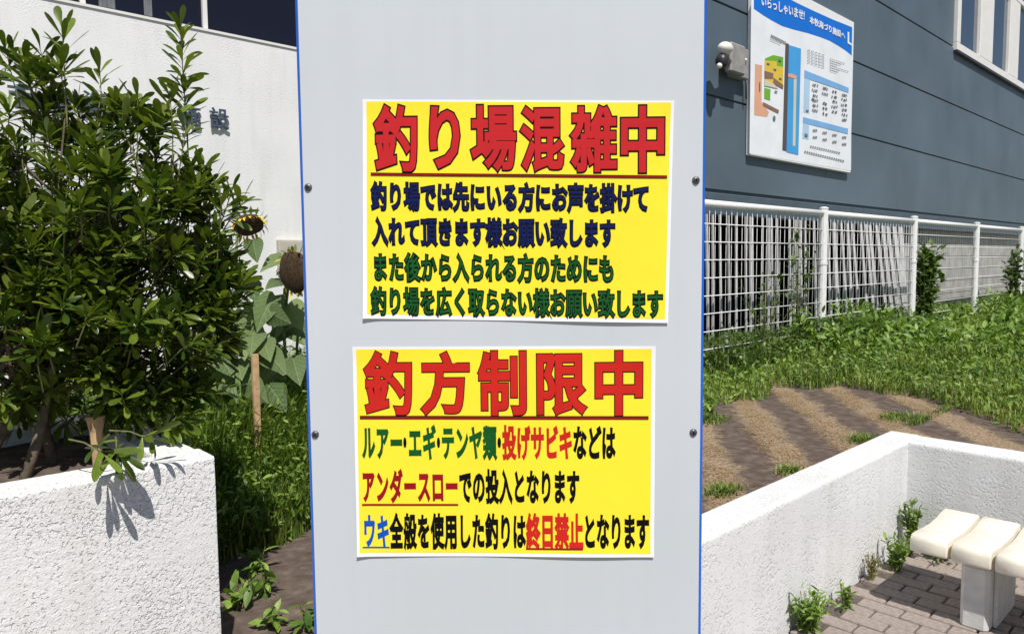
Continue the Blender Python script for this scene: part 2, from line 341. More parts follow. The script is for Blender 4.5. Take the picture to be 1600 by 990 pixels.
# ------------------------------------------------------------------ terrain
def sstep(t): t = np.clip(t, 0, 1); return t*t*(3-2*t)
def terrain(x, y):
    x = np.asarray(x, float); y = np.asarray(y, float)
    a = 1.95+.62*(y-1.6); b = 2.45+1.2*(y-1.6); b = np.maximum(b, a+.45)
    t = sstep((x-a)/(b-a)); t = np.where(x > 4.7, 1.0, t) if False else t
    t = np.where((y < 1.7) & (x > 4.7), 1, t)
    h = .565*t + .004*np.sin(2.1*x+1.3*y)*np.cos(1.3*y-.7*x)
    return h - .02*(1-t)
gnd = MB().add([(-400,-400,-.14),(400,-400,-.14),(400,400,-.14),(-400,400,-.14)], [(0,1,2,3)]).build('ground', MT['far']); tag(gnd, kind='structure')
def terrain_sheet(name, x0, x1, y0, y1, st, m, keep):
    xs = np.arange(x0, x1+st, st); ys = np.arange(y0, y1+st, st); X, Y = np.meshgrid(xs, ys, indexing='ij')
    Z = terrain(X, Y); Z += np.array([noise.noise((float(a)*6, float(b)*6, 0)) for a, b in zip(X.ravel(), Y.ravel())]).reshape(X.shape)*np.where(Z > .5, .004, .016)
    V = np.stack([X, Y, Z], -1).reshape(-1, 3); ny = len(ys)
    i, j = np.meshgrid(np.arange(len(xs)-1), np.arange(ny-1), indexing='ij'); a = (i*ny+j).ravel()
    F = np.stack([a, a+ny, a+ny+1, a+1], -1)
    c = V[F].mean(1); F = F[keep(c[:, 0], c[:, 1])]
    return np_mesh(name, V, F, m, smooth=True)
split = lambda x, y: x > 2.05+.75*(y-1.6)
tag(terrain_sheet('garden_soil', -6, 5.2, 1.52, 7.0, .06, MT['soil'], lambda x, y: ~split(x, y) & ~((x < 1.0) & (y > 3.0) & (y < 4.2))), kind='structure')
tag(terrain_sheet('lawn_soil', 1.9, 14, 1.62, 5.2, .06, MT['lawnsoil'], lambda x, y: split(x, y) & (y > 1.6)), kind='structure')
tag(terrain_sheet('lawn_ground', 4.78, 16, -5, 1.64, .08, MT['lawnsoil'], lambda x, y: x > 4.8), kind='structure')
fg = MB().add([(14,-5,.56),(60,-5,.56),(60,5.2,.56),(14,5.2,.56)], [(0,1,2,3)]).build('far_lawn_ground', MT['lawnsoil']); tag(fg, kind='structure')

# ------------------------------------------------------------------ brick pavement
pv = empty('pavement', (0, 0, 0), kind='structure')
MB().add([(-4,-4.5,-.022),(4.66,-4.5,-.022),(4.66,1.525,-.022),(-4,1.525,-.022)], [(0,1,2,3)]).build('joint_sand', MT['sand'], pv)
BL, BW, G = .2, .1, .009
brick_me = []
for k in range(5):
    b = MB(); b.bbox((-BW/2+G/2, -BL/2+G/2, -.05), (BW/2-G/2, BL/2-G/2, 0), .005); me = b.mesh('brick', MT['paver']); brick_me.append(me)
rest = MB(); nb = 0
for i in range(87):
    x = 4.655 - BW/2 - i*BW
    for j in range(31):
        y = 1.515 - BL/2 - j*BL + (BL/2 if i % 2 else 0)
        if y + BL/2 > 1.56: continue
        dz = random.uniform(-.0025, .002); tl = random.uniform(-.004, .004)
        if x > 2.75 and y > -.75 and nb < 292:
            o = bpy.data.objects.new('brick', random.choice(brick_me)); COL.objects.link(o); o.parent = pv
            o.location = (x+random.uniform(-.001, .001), y, dz); o.rotation_euler = (tl*2, tl, random.uniform(-.008, .008)); nb += 1
        else:
            rest.box((x-BW/2+G/2, y-BL/2+G/2, -.05), (x+BW/2-G/2, y+BL/2-G/2, dz))
tag(rest.build('far_bricks', MT['paver'], pv), kind='stuff')

# ------------------------------------------------------------------ low white wall round the seating corner
def rough_slab(x0, x1, y0, y1, z0, z1, st, amp, name, m, parent, r=.018, freq=38):
    # box with a rounded top edge and real plaster relief
    def ring():
        pts = []
        return pts
    mb = MB()
    # profile across the shorter horizontal axis, swept along the longer one
    along_x = (x1-x0) >= (y1-y0)
    L0, L1 = (x0, x1) if along_x else (y0, y1); A0, A1 = (y0, y1) if along_x else (x0, x1)
    prof = [(A0, z) for z in np.arange(z0, z1-r, st)] + [(A0+r*(1-math.cos(t)), z1-r+r*math.sin(t)) for t in np.linspace(0, PI/2, 4)]
    prof += [(a, z1) for a in np.arange(A0+r+st, A1-r, st)] + [(A1-r+r*math.sin(t), z1-r+r*math.cos(t)) for t in np.linspace(0, PI/2, 4)]
    prof += [(A1, z) for z in np.arange(z1-r-st, z0, -st*3)]
    ls = np.concatenate([[L0, L0+.002], np.arange(L0+st, L1-st/2, st), [L1-.002, L1]]); n = len(prof); V = []
    for li, l in enumerate(ls):
        e = .012 if li in (0, len(ls)-1) else 0
        for (a, z) in prof:
            aa = a + (e if a < (A0+A1)/2 else -e); zz = z-e
            p = (l, aa, zz) if along_x else (aa, l, zz)
            d = amp*(.5*noise.noise((p[0]*freq, p[1]*freq, p[2]*freq)) + .9*noise.noise((p[0]*4, p[1]*4, p[2]*4)))
            nrm = 0
            if z >= z1-r: p = (p[0], p[1], p[2]+d)
            elif along_x: p = (p[0], p[1]+(-d if a < (A0+A1)/2 else d), p[2])
            else: p = (p[0]+(-d if a < (A0+A1)/2 else d), p[1], p[2])
            V.append(p)
    V = np.array(V); m_ = len(ls)
    i, j = np.meshgrid(np.arange(m_-1), np.arange(n-1), indexing='ij'); a = (i*n+j).ravel()
    F = np.stack([a, a+1, a+n+1, a+n], -1)
    if along_x: F = F[:, ::-1]
    o = np_mesh(name, V, F, m, smooth=True, parent=parent)
    # end caps
    c = MB(); e = .013
    if along_x: c.box((x0+.006, y0+e, z0), (x1-.006, y1-e, z1-e))
    else: c.box((x0+e, y0+.006, z0), (x1-e, y1-.006, z1-e))
    return o, c
lw = empty('low_wall', (4.7, 1.6, 0), 'low white plastered wall forming a corner behind the cream bench', 'wall')
o, c = rough_slab(1.9, 4.86, 1.52, 1.70, -.1, .62, .011, .0016, 'long_wall', MT['stucco_low'], lw)
c.build('wall_core', MT['stucco_low'], lw)
o, c = rough_slab(4.655, 4.862, -3.2, 1.60, -.1, .618, .014, .0016, 'short_wall', MT['stucco_low'], lw)
c.build('wall_core', MT['stucco_low'], lw)

# ------------------------------------------------------------------ white planter on the left
pl = empty('planter', (.2, 3.4, 0), 'white rough plastered planter box under the big bush at left', 'planter')
o, c = rough_slab(-2.6, 1.125, 2.92, 3.10, -.1, .94, .0075, .0026, 'front_wall', MT['stucco'], pl, r=.014, freq=60); c.build('wall_core', MT['stucco'], pl)
o, c = rough_slab(.955, 1.120, 3.06, 4.25, -.1, .938, .012, .0026, 'end_wall', MT['stucco'], pl, r=.014); c.build('wall_core', MT['stucco'], pl)
MB().box((-2.6, 4.09, -.1), (.98, 4.24, .937)).build('back_wall', MT['stucco'], pl)
sb = MB(); xs = np.linspace(-2.6, .99, 90); ys = np.linspace(3.05, 4.12, 30)
sb.add([(x, y, .86+.025*noise.noise((x*5, y*5, 1))) for x in xs for y in ys], [(i*30+j, (i+1)*30+j, (i+1)*30+j+1, i*30+j+1) for i in range(89) for j in range(29)])
sb.build('planter_soil', MT['soil'], pl, smooth=True)

# ------------------------------------------------------------------ white building on the left
YB = 7.0
lb = empty('white_building', (0, YB, 0), 'white stucco building with a dark ribbon window and slate letters behind the bush', 'building')
SILL, WT, XE = 3.855, 5.05, 5.9
w = MB(); w.box((-14, YB, -.15), (XE, YB+.25, SILL)); w.build('wall', MT['stucco_far'], lb)
MB().box((-14, YB+.002, WT), (XE, YB+.25, 7.2)).build('wall', MT['stucco_far'], lb)
MB().box((-14, YB+.25, -.15), (XE-.003, YB+9, 7.0)).build('room', MT['roomdark'], lb)
MB().box((XE-.9, YB+.003, SILL), (XE, YB+.25, WT)).build('wall', MT['stucco_far'], lb)
MB().box((-14, YB-.012, SILL-.018), (XE, YB-.001, SILL+.004)).build('sill', MT['frame'], lb)
xs = [1.775-1.012*k for k in range(6, -1, -1)] + [1.775+1.012*k for k in range(1, 4)]
for a, b in zip(xs[:-1], xs[1:]):
    f = MB(); f.bbox((a-.021, YB+.03, SILL+.004), (a+.021, YB+.12, WT), .004); fo = f.build('mullion', MT['frame'], lb)
    fr = MB()
    fr.box((a+.022, YB+.05, SILL+.004), (b-.022, YB+.10, SILL+.028)); fr.box((a+.022, YB+.05, WT-.04), (b-.022, YB+.10, WT))
    wo = fr.build('window', MT['roomdark'], lb)
    MB().box((a+.022, YB+.07, SILL+.028), (b-.022, YB+.078, WT-.04)).build('pane', MT['darkglass'], wo)
for (a, b) in ((1.90, 2.03), (.35, .6), (2.26, 2.33)):
    cu = MB(); n = 14
    cu.add([(a+(b-a)*i/n, YB+.062+.004*math.sin(i*1.8), z) for i in range(n+1) for z in (SILL+.03, WT-.05)], [(2*i, 2*i+2, 2*i+3, 2*i+1) for i in range(n)])
    cu.build('curtain', MT['curtain'], lb, smooth=True)
# lettering
_gc = {}
def glyph(ch, bd, res=3, ext=0, bres=1):
    k = (ch, bd, res, ext, bres)
    if k not in _gc:
        c = bpy.data.curves.new('character', 'FONT'); c.body = ch; c.size = 1; c.bevel_depth = bd; c.bevel_resolution = bres; c.resolution_u = res; c.extrude = ext
        o = bpy.data.objects.new('character', c); COL.objects.link(o)
        me = bpy.data.meshes.new_from_object(o.evaluated_get(bpy.context.evaluated_depsgraph_get()))
        n = len(me.vertices); co = np.empty(n*3); me.vertices.foreach_get('co', co)
        F = [tuple(p.vertices) for p in me.polygons]
        bpy.data.objects.remove(o); bpy.data.curves.remove(c); bpy.data.meshes.remove(me)
        _gc[k] = (co.reshape(-1, 3), F)
    return _gc[k]
def char_mesh(V, F, m):
    me = bpy.data.meshes.new('character'); me.from_pydata([tuple(p) for p in V], [], F); me.materials.append(m); me.update(); return me
for i, ch in enumerate('本牧海づり施設'):
    V, F = glyph(ch, .018, 3, .0); x0 = 2.860 - .262*(6-i) - .100
    P = np.stack([x0+V[:, 0]*.19, YB-.028-V[:, 2]*.55, 3.055-.075+V[:, 1]*.20], -1)
    o = link('sign_letter', char_mesh(P, F, MT['letter']), lb)
# beige box and vent on that wall
eb = empty('electric_box', tuple(onY(455, 400, YB)), 'beige flat box on the white wall beside the sign edge', 'electric box')
p0, p1 = onY(431, 374, YB), onY(500, 425, YB)
b = MB(); b.bbox((p0[0], YB-.07, p1[2]), (p1[0], YB-.001, p0[2]), .008); b.build('casing', MT['beige'], eb)
b = MB(); b.bbox((p0[0]+.02, YB-.078, p1[2]+.02), (p1[0]-.02, YB-.0705, p0[2]-.02), .003); b.build('cover', MT['beige'], eb)

# ------------------------------------------------------------------ slate building on the right
YR = 4.8
sl = empty('slate_building', (10, YR, 0), 'slate blue panelled building with white framed window and raised base', 'building')
rows = [2.52, 3.615, 4.71, 5.805, 6.90, 8.0, 9.1]; X0, X1 = 5.2, 44
WX0, WX1, WZ0, WZ1 = 16.53, 23.3, 5.74, 7.75
cols = [X0, 7.72, 10.92, 12.35, 16.5, 18.3, 21.8, 25.3, 28.8, 32.3, 35.8, 39.3, 44]
for r in range(6):
    for c in range(len(cols)-1):
        a, b_ = cols[c]+.003, cols[c+1]-.003; z0, z1 = rows[r]+.011, rows[r+1]-.011
        if z1 > WZ0+.2 and z0 < WZ1-.2 and b_ > WX0 and a < WX1-.1:
            if r == 3: continue
            if r == 4: z0 = WZ1+.02 if WZ1+.02 < z1 else z1; 
            if z1-z0 < .1: continue
        b = MB(); b.bbox((a, YR, z0), (b_, YR+.04, z1), .006); b.build('panel', MT['panel'], sl)
MB().box((X0+.01, YR+.03, 2.45), (WX0, YR+.30, 9.0)).build('wall_core', MT['flash'], sl)
MB().box((WX0, YR+.032, 2.45), (X1, YR+.30, WZ0-.02)).build('wall_core', MT['flash'], sl)
MB().box((WX0, YR+.032, WZ1), (X1, YR+.30, 9.0)).build('wall_core', MT['flash'], sl)
MB().box((WX1, YR+.034, WZ0-.02), (X1, YR+.30, WZ1)).build('wall_core', MT['flash'], sl)
b = MB(); b.bbox((WX1+.02, YR+.001, 5.82), (X1, YR+.03, 7.99), .005); b.build('panel', MT['panel'], sl)
MB().box((X0, YR+.30, 2.45), (X1, YR+12, 9.05)).build('room', MT['roomdark'], sl)
MB().box((X0-.06, YR-.06, 9.1), (X1+.1, YR+12, 9.3)).build('parapet', MT['flash'], sl)
b = MB(); b.bbox((X0, YR-.035, 2.33), (X1, YR+.1, 2.49), .01); b.build('base_flashing', MT['flash'], sl)
b = MB(); b.bbox((X0, YR-.10, 2.22), (X1, YR+.1, 2.325), .01); b.build('base_flashing', MT['flash'], sl)
# window
wf = MB()
wf.bbox((WX0, YR-.07, WZ0), (WX1, YR+.05, WZ0+.15), .01); wf.bbox((WX0, YR-.07, WZ1-.12), (WX1, YR+.05, WZ1), .01)
win = wf.build('window', MT['frame'], sl)
m_x = [16.53, 16.72], [18.02, 18.95], [20.27, 21.1], [22.6, 23.3]
for a, b_ in m_x:
    q = MB(); q.bbox((a, YR-.065, WZ0+.151), (b_, YR+.045, WZ1-.121), .01); q.build('mullion', MT['frame'], win)
for (a, _a), (b_, _b) in zip(m_x[:-1], m_x[1:]):
    pass
for a, b_ in ((16.72, 18.02), (18.95, 20.27), (21.1, 22.6)):
    MB().box((a, YR+.0, WZ0+.151), (b_, YR+.01, WZ1-.121)).build('pane', MT['glass'], win)
MB().box((WX0-.02, YR-.075, WZ0-.045), (WX1+.02, YR-.0, WZ0-.002)).build('drip_edge', MT['lampblack'], win)
# foundation blocks (right part) and dark crawl space with slats (left part)
FX = 13.9
MB().box((FX+.02, YR+.10, .3), (X1, YR+.28, 2.3)).build('footing_core', MT['sand'], sl)
me = None
for r in range(7):
    z0 = .46+r*.25
    for k in range(18):
        a = FX + k*1.2 - (.6 if r % 2 else 0); b_ = a+1.2
        a = max(a, FX)
        if b_-a < .2: continue
        q = MB(); q.bbox((a+.006, YR+.05+random.uniform(0, .004), z0+.006), (b_-.006, YR+.11, z0+.25-.004), .005); q.build('block', MT['concrete'], sl)
MB().box((FX+21.7, YR+.06, .4), (X1, YR+.11, 2.22)).build('footing', MT['concrete'], sl)
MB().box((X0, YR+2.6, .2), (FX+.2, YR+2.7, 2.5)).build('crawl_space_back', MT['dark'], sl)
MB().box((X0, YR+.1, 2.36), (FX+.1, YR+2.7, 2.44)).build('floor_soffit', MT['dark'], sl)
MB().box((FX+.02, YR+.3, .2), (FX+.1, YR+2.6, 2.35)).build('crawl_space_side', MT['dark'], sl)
x = X0+.1; k = 0
while x < FX-.1:
    t = max(0, (x-9.4)/(FX-9.4)); lean = random.uniform(0, .10)+ .85*t**1.2; wd = random.uniform(.018, .038)+.17*t**1.6
    if random.random() < (.62 if x < 9.4 else .9):
        q = MB(); y = YR-.20+random.uniform(0, .07)
        xb, xt = x+lean*.7, x-lean*.3
        xb = min(xb, FX-.0)
        q.add([(xb, y, .5), (xb+wd, y, .5), (xb+wd, y+.02, .5), (xb, y+.02, .5), (xt, y, 2.22), (xt+wd, y, 2.22), (xt+wd, y+.02, 2.22), (xt, y+.02, 2.22)],
              [(0,3,2,1),(4,5,6,7),(0,1,5,4),(1,2,6,5),(2,3,7,6),(3,0,4,7)])
        q.build('slat', MT['slat'], sl)
    x += .115 + .22*t + random.uniform(-.02, .02)

# ------------------------------------------------------------------ guide board on the slate wall
YG = YR-.07
bx0, bx1 = onY(1174, 120, YG)[0], onY(1332, 150, YG)[0]; bz0, bz1 = onY(1250, 256.5, YG)[2], 5.235
gb = empty('guide_board', ((bx0+bx1)/2, YG, bz0), 'large white guide board with blue header, park map and tables on slate wall', 'notice board')
b = MB(); b.bbox((bx0, YG, bz0), (bx1, YR-.005, bz1), .01); b.build('board', MT['whitepaint'], gb)
def bmat(n, c): MT[n] = mat('board print '+n, c, rough=.4, var=.06, scale=3); return MT[n]
bmat('bw', (.80, .83, .87)); bmat('bblue', (.004, .16, .66)); bmat('bsea', (.06, .34, .72)); bmat('broad', (.10, .075, .065)); bmat('bsalmon', (.72, .38, .24))
bmat('bgreen', (.16, .42, .02)); bmat('byellow', (.72, .52, .05)); bmat('bbeige', (.62, .60, .42)); bmat('btable', (.20, .42, .74)); bmat('blight', (.42, .60, .78)); bmat('btext', (.16, .17, .20)); bmat('bbrown', (.25, .14, .09))
_lev = [0]
def art(name, pts, m, lev, parent=gb, sc=None):
    P = [onY(x, y, YG-.001) for x, y in pts]; yy = YG-.002-lev*.002
    n = len(P); q = MB(); q.add([(p[0], yy, p[2]) for p in P]+[(p[0], yy+.0015, p[2]) for p in P], [tuple(range(n))[::-1]] + [(i, (i+1) % n, n+(i+1) % n, n+i) for i in range(n)])
    return q.build(name, MT[m], parent)
def Z(x, y): return (1160+x/4.716, 60+y/4.716)
# white printed face
art('print_sheet', [Z(65, -270), (1331.3, 36), Z(800, 975), Z(52, 848)], 'bw', 0)
hb = []
hx = np.linspace(0, 1, 15)
pa = [(1177.6, 14), (1192, 24), (1206, 32.5), (1222, 41), (1240, 46.5), (1262, 52), (1282, 58.5), (1296, 64), (1310, 72), (1322, 80), (1330.5, 87)]
qa = [(1331.3, 43), (1300, 30.5), (1270, 17), (1245, 5), (1230, -3), (1200, -21), (1178.5, -34)]
art('header_band', pa+qa, 'bblue', 1)
art('peninsula', [Z(92, 190), Z(143, 200), Z(140, 470), Z(160, 500), Z(195, 545), Z(180, 580), Z(85, 565)], 'bsalmon', 1)
art('road_strip', [Z(150, 470), Z(268, 530), Z(262, 556), Z(150, 500)], 'bbrown', 2)
art('road_strip', [Z(316, 35), Z(341, 42), Z(322, 832), Z(293, 826)], 'broad', 1)
art('sea', [Z(341, 50), Z(430, 78), Z(410, 860), Z(322, 838)], 'bsea', 2)
art('pier', [Z(376, 300), Z(396, 304), Z(386, 797), Z(368, 792)], 'bbeige', 3)
art('pier_bridge', [Z(332, 262), Z(360, 262), Z(398, 280), Z(392, 302), Z(332, 286)], 'bsalmon', 4)
art('garden_block', [Z(165, 150), Z(225, 124), Z(300, 140), Z(300, 215), Z(163, 200)], 'bgreen', 1)
art('facility_block', [Z(163, 165), Z(250, 172), Z(250, 205), Z(300, 212), Z(298, 345), Z(160, 315)], 'byellow', 2)
art('facility_block', [Z(160, 240), Z(225, 260), Z(222, 300), Z(160, 300)], 'bbrown', 3)
art('facility_block', [Z(225, 290), Z(298, 345), Z(296, 375), Z(225, 335)], 'bbrown', 3)
art('facility_block', [Z(160, 300), Z(225, 335), Z(262, 372), Z(158, 350)], 'bbeige', 4)
art('garden_block', [Z(160, 365), Z(205, 377), Z(202, 458), Z(159, 444)], 'bgreen', 2)
art('table_bar', [Z(456, 235), Z(780, 365), Z(780, 402), Z(454, 290)], 'btable', 2)
art('table_column', [Z(454, 290), Z(497, 304), Z(490, 556), Z(448, 546)], 'blight', 1)
art('table_bar', [Z(446, 580), Z(776, 666), Z(775, 706), Z(444, 622)], 'btable', 2)
art('table_column', [Z(444, 622), Z(490, 634), Z(487, 748), Z(440, 738)], 'blight', 1)
tx = MB()
def dash(x, y, w, h, s=.3):
    P = [onY(*Z(a, b), YG-.001) for a, b in ((x, y), (x+w, y+s*w), (x+w, y+h+s*w), (x, y+h))]
    tx.add([(p[0], YG-.0125, p[2]) for p in P], [(3, 2, 1, 0)])
rr = random.Random(3)
for r_ in range(6):       # table 1 cells
    for c_ in range(4):
        if rr.random() < .88:
            for k in range(4): dash(512+c_*72+rr.uniform(-5, 5)+k*10, 332+c_*23+r_*37+rr.uniform(0, 8)+k*2, 8, 14)
for r_ in range(2):
    for c_ in range(4):
        for k in range(3): dash(515+c_*72+k*11, 670+c_*17+r_*50, 8, 15)
for r_ in range(5):
    for c_ in range(5):
        for k in range(2): dash(475+c_*26+k*11, 85+c_*9+r_*22, 7, 7)
for r_ in range(6):
    L_ = rr.randint(4, 10)
    for k in range(L_): dash(640+k*14, 150+r_*17+k*4.5, 10, 5)
for k in range(11): dash(205+k*10, -26+k*5, 8, 15)
for k in range(9): dash(198+k*9, 5+k*4, 7, 6)
for k in range(14): dash(495+k*16, 790+k*3.6, 11, 10)
for k in range(18): dash(452+k*16.5, 828+k*4, 11, 11)
dash(120, 320, 6, 70); dash(222, 570, 16, 34); dash(465, 525, 18, 12); dash(455, 700, 20, 22)
for (x, y) in ((175, 180), (225, 222), (262, 155), (265, 290), (232, 385), (505, 440)): dash(x, y, 20, 12)
tag(tx.build('print_marks', MT['btext'], gb), kind='stuff')
def board_text(txt, a, b, hgt):
    A, B = onY(*a, YG-.001), onY(*b, YG-.001); n = len(txt); pit = (B[0]-A[0])/n
    for i, ch in enumerate(txt):
        V, F = glyph(ch, .03, 2); c = A+(B-A)*((i+.5)/n)
        P = np.stack([c[0]+(V[:, 0]-.5)*pit, YG-.009-V[:, 2]*.05, c[2]+(V[:, 1]-.38)*hgt], -1)
        link('character', char_mesh(P, F, MT['bw']), gb)
board_text('いらっしゃいませ!', (1188, 1), (1262, 27), .145)
board_text('本牧海づり施設へ', (1264, 31), (1320, 57), .105)
art('logo', [(1323.5, 50), (1326, 51), (1326, 66), (1330, 69), (1330, 72), (1323.5, 68)], 'bw', 4)

# ------------------------------------------------------------------ wall lamp
pc = onY(1148, 95, YR-.15)
fl = empty('wall_lamp', (pc[0], YR, pc[2]), 'grey wall lamp with white dome on slate wall left of guide board', 'wall lamp')
def atw(x, y, d): p = onY(x, y, YR-d); return Vector((p[0], YR-d, p[2]))
b = MB(); a_, c_ = atw(1147, 118, .11), atw(1171, 78, .11); b.bbox((a_.x, YR-.11, a_.z), (c_.x, YR-.004, c_.z), .015); b.build('junction_box', MT['greybox'], fl)
b = MB(); a_, c_ = atw(1137, 113, .16), atw(1160, 74, .16); b.bbox((a_.x, YR-.21, a_.z), (c_.x, YR-.112, c_.z), .02); b.build('lamp_body', MT['greybox'], fl)
def dome(name, c, r, m, parent, sq=(1, 1, 1), nseg=14):
    q = MB(); V = []; F = []
    for i in range(8):
        th = PI*i/7
        for k in range(nseg):
            ph = 2*PI*k/nseg; V.append((c[0]+sq[0]*r*math.sin(th)*math.cos(ph), c[1]+sq[1]*r*math.sin(th)*math.sin(ph), c[2]+sq[2]*r*math.cos(th)))
    for i in range(7):
        for k in range(nseg): F.append((i*nseg+k, (i+1)*nseg+k, (i+1)*nseg+(k+1) % nseg, i*nseg+(k+1) % nseg))
    q.add(V, F); return q.build(name, MT[m], parent, smooth=True)
c_ = atw(1133, 76, .26); dome('dome_lens', c_, .085, 'lampwhite', fl, (1.25, 1, .85))
c_ = atw(1128, 96, .24); dome('sensor_head', c_, .075, 'lampblack', fl, (1, 1, 1.2))
c_ = atw(1124, 103, .30); dome('sensor_lens', c_, .032, 'lampwhite', fl)
b = MB(); b.tube([atw(1133, 80, .24), atw(1137, 92, .20), atw(1142, 100, .15)], .03, 8); b.build('arm', MT['greybox'], fl, smooth=True)
b = MB(); b.tube([atw(1166, 118, .06), atw(1166, 155, .06)], .012, 6); b.build('conduit', MT['lampblack'], fl, smooth=True)
c_ = atw(1165, 94, .12); dome('indicator', c_, .02, 'lampwhite', fl)

# ------------------------------------------------------------------ white mesh fence
YF = 4.0; ZT = 2.25; ZB = .56; posts = [9.06-3.2*1, 9.06, 12.2, 15.42, 18.62, 21.8, 25.0, 28.2]
fe = empty('mesh_fence', (12, YF, ZB), 'white wire mesh fence running along the slate building above the weeds', 'fence')
for i, x in enumerate(posts):
    q = MB(); n = 12
    q.tube([(x, YF, ZB-.2), (x, YF, ZT+.055)], .052, 12); q.tube([(x, YF, ZT+.055), (x, YF, ZT+.068), (x, YF, ZT+.078)], [.057, .055, .02], 12)
    p = q.build('post', MT['whitepaint'], fe, smooth=False)
    q = MB(); q.tube([(x, YF, 1.62), (x, YF, 1.66)], .058, 12); q.build('clamp', MT['whitepaint'], p)
zs = [ZT-.20-.178*k for k in range(9)]
vw = MB().tube([(0, 0, 0), (0, 0, ZT-.03-ZB+.02)], .0023, 5).mesh('vertical_wire', MT['whitepaint'], True)
nw = 0
far_w = MB()
for a, b_ in zip(posts[:-1], posts[1:]):
    q = MB(); q.tube([(a+.053, YF, ZT), (b_-.053, YF, ZT)], .036, 10); q.build('top_rail', MT['whitepaint'], fe, smooth=True)
    x = a+.10
    for z in zs:
        q = MB(); q.tube([(a+.05, YF-.011, z), (b_-.05, YF-.009, z)], .0058, 5)
        q.build('horizontal_wire', MT['whitepaint'], fe, smooth=True)
    while x < b_-.06:
        if a < 12:
            o = bpy.data.objects.new('vertical_wire', vw); COL.objects.link(o); o.parent = fe; o.matrix_parent_inverse = world_of(fe).inverted(); o.location = (x, YF, ZB-.02)
        elif a < 18.7: far_w.tube([(x, YF, ZB), (x, YF, ZT-.03)], .0007, 4)
        x += .105
tag(far_w.build('vertical_wires', MT['whitepaint'], fe, smooth=True), kind='stuff')

# ------------------------------------------------------------------ cream bench
be = empty('bench', (3.95, .6, 0), 'cream slatted bench on grey concrete legs by the low white wall', 'bench')
BX0, BX1, ZS = 3.70, 4.225, .40
prof_top = [(0, -.028), (.004, -.012), (.014, -.003), (.03, 0), (.10, -.004), (.18, -.012), (.27, -.017), (.36, -.012), (.43, -.003), (.49, .004), (.515, .0), (.525, -.02)]
prof_bot = [(.52, -.055), (.45, -.066), (.30, -.076), (.15, -.080), (.02, -.084), (.004, -.080), (0, -.07)]
prof = prof_top+prof_bot
def slab(y0, y1):
    q = MB(); n = len(prof); V = []
    for (y, ins) in ((y0, .006), (y0+.006, 0), (y1-.006, 0), (y1, .006)):
        cx, cz = .26, -.05
        for (px, pz) in prof:
            sx = 1-ins/.26; sz = 1-ins/.05
            V.append((BX0+cx+(px-cx)*sx, y, ZS+cz+(pz-cz)*sz))
    F = [(i*n+k, i*n+(k+1) % n, (i+1)*n+(k+1) % n, (i+1)*n+k) for i in range(3) for k in range(n)]
    F += [tuple(range(n))[::-1], tuple(range(3*n, 4*n))]
    q.add(V, F); q.fix = True; return q
ye = 1.19; SW, SG = .158, .016
for k in range(9):
    y1 = ye-k*(SW+SG); o = slab(y1-SW, y1).build('slab', MT['cream'], be, smooth=True)
    for p in o.data.polygons:
        if p.area > .01 and len(p.vertices) > 6: p.use_smooth = False
def leg(yc):
    q = MB()
    q.bbox((3.775, yc-.058, -.01), (4.15, yc+.058, .30), .016); o = q.build('leg', MT['benchleg'], be)
    q = MB(); q.bbox((3.80, yc-.034, .296), (4.12, yc+.034, .33), .004); q.build('bracket', MT['lampblack'], o)
    q = MB(); q.bbox((3.85, yc-.074, .0), (4.18, yc-.0585, .27), .006); q.build('rib', MT['benchleg'], o)
leg(.935); leg(-.12)
q = MB(); q.bbox((3.78, ye-9*(SW+SG)+.03, .3), (3.83, ye-.03, .3035), .001)

# ------------------------------------------------------------------ the sign with the two posters
NRM = Vector((-math.cos(YAW), -math.sin(YAW), 0)); UU = Vector((math.sin(YAW), -math.cos(YAW), 0)); D0 = 1.43
def P3(u, z, n): return Vector((D0*math.cos(YAW), D0*math.sin(YAW), 0)) + UU*u + Vector((0, 0, z)) + NRM*n
def onP(x, y):
    d = ray(x, y); t = D0/(d[0]*math.cos(YAW)+d[1]*math.sin(YAW)); p = EYE+d*t; return p[0]*UU[0]+p[1]*UU[1], p[2]
RM = Matrix((( UU.x, NRM.x, 0), (UU.y, NRM.y, 0), (UU.z, NRM.z, 1))).to_4x4()   # local (u, n, z) -> world
RM.translation = P3(0, 0, 0)
sg = empty('sign_stand', tuple(P3(0, 0, 0)), 'tall pale grey sign board with blue edges carrying two yellow posters', 'sign')
def plink(name, V, F, m, parent, smooth=False):
    # V in (u, z, n)
    W_ = [P3(float(u), float(z), float(n)) for u, z, n in V]
    me = bpy.data.meshes.new(name); me.from_pydata(W_, [], F); me.materials.append(m)
    if smooth: me.polygons.foreach_set('use_smooth', [True]*len(me.polygons))
    me.update(); return link(name, me, parent)
def pbox(name, u0, u1, z0, z1, n0, n1, m, parent, bev=.002):
    q = MB(); q.bbox((u0, z0, n0), (u1, z1, n1), bev)
    o = plink(name, q.v, q.f, m, parent)
    import bmesh
    bm = bmesh.new(); bm.from_mesh(o.data); bmesh.ops.recalc_face_normals(bm, faces=bm.faces); bm.to_mesh(o.data); bm.free(); return o
UL, UR = -.4035, .3735
pbox('blue_body', UL, UR, .04, 2.42, -.07, -.0015, MT['blue'], sg, .004)
pbox('front_plate', UL+.0065, UR-.0065, .06, 2.40, -.0012, .0015, MT['plate'], sg, .001)
pbox('foot', UL-.05, UR+.05, 0, .035, -.28, .14, MT['screw'], sg, .006)
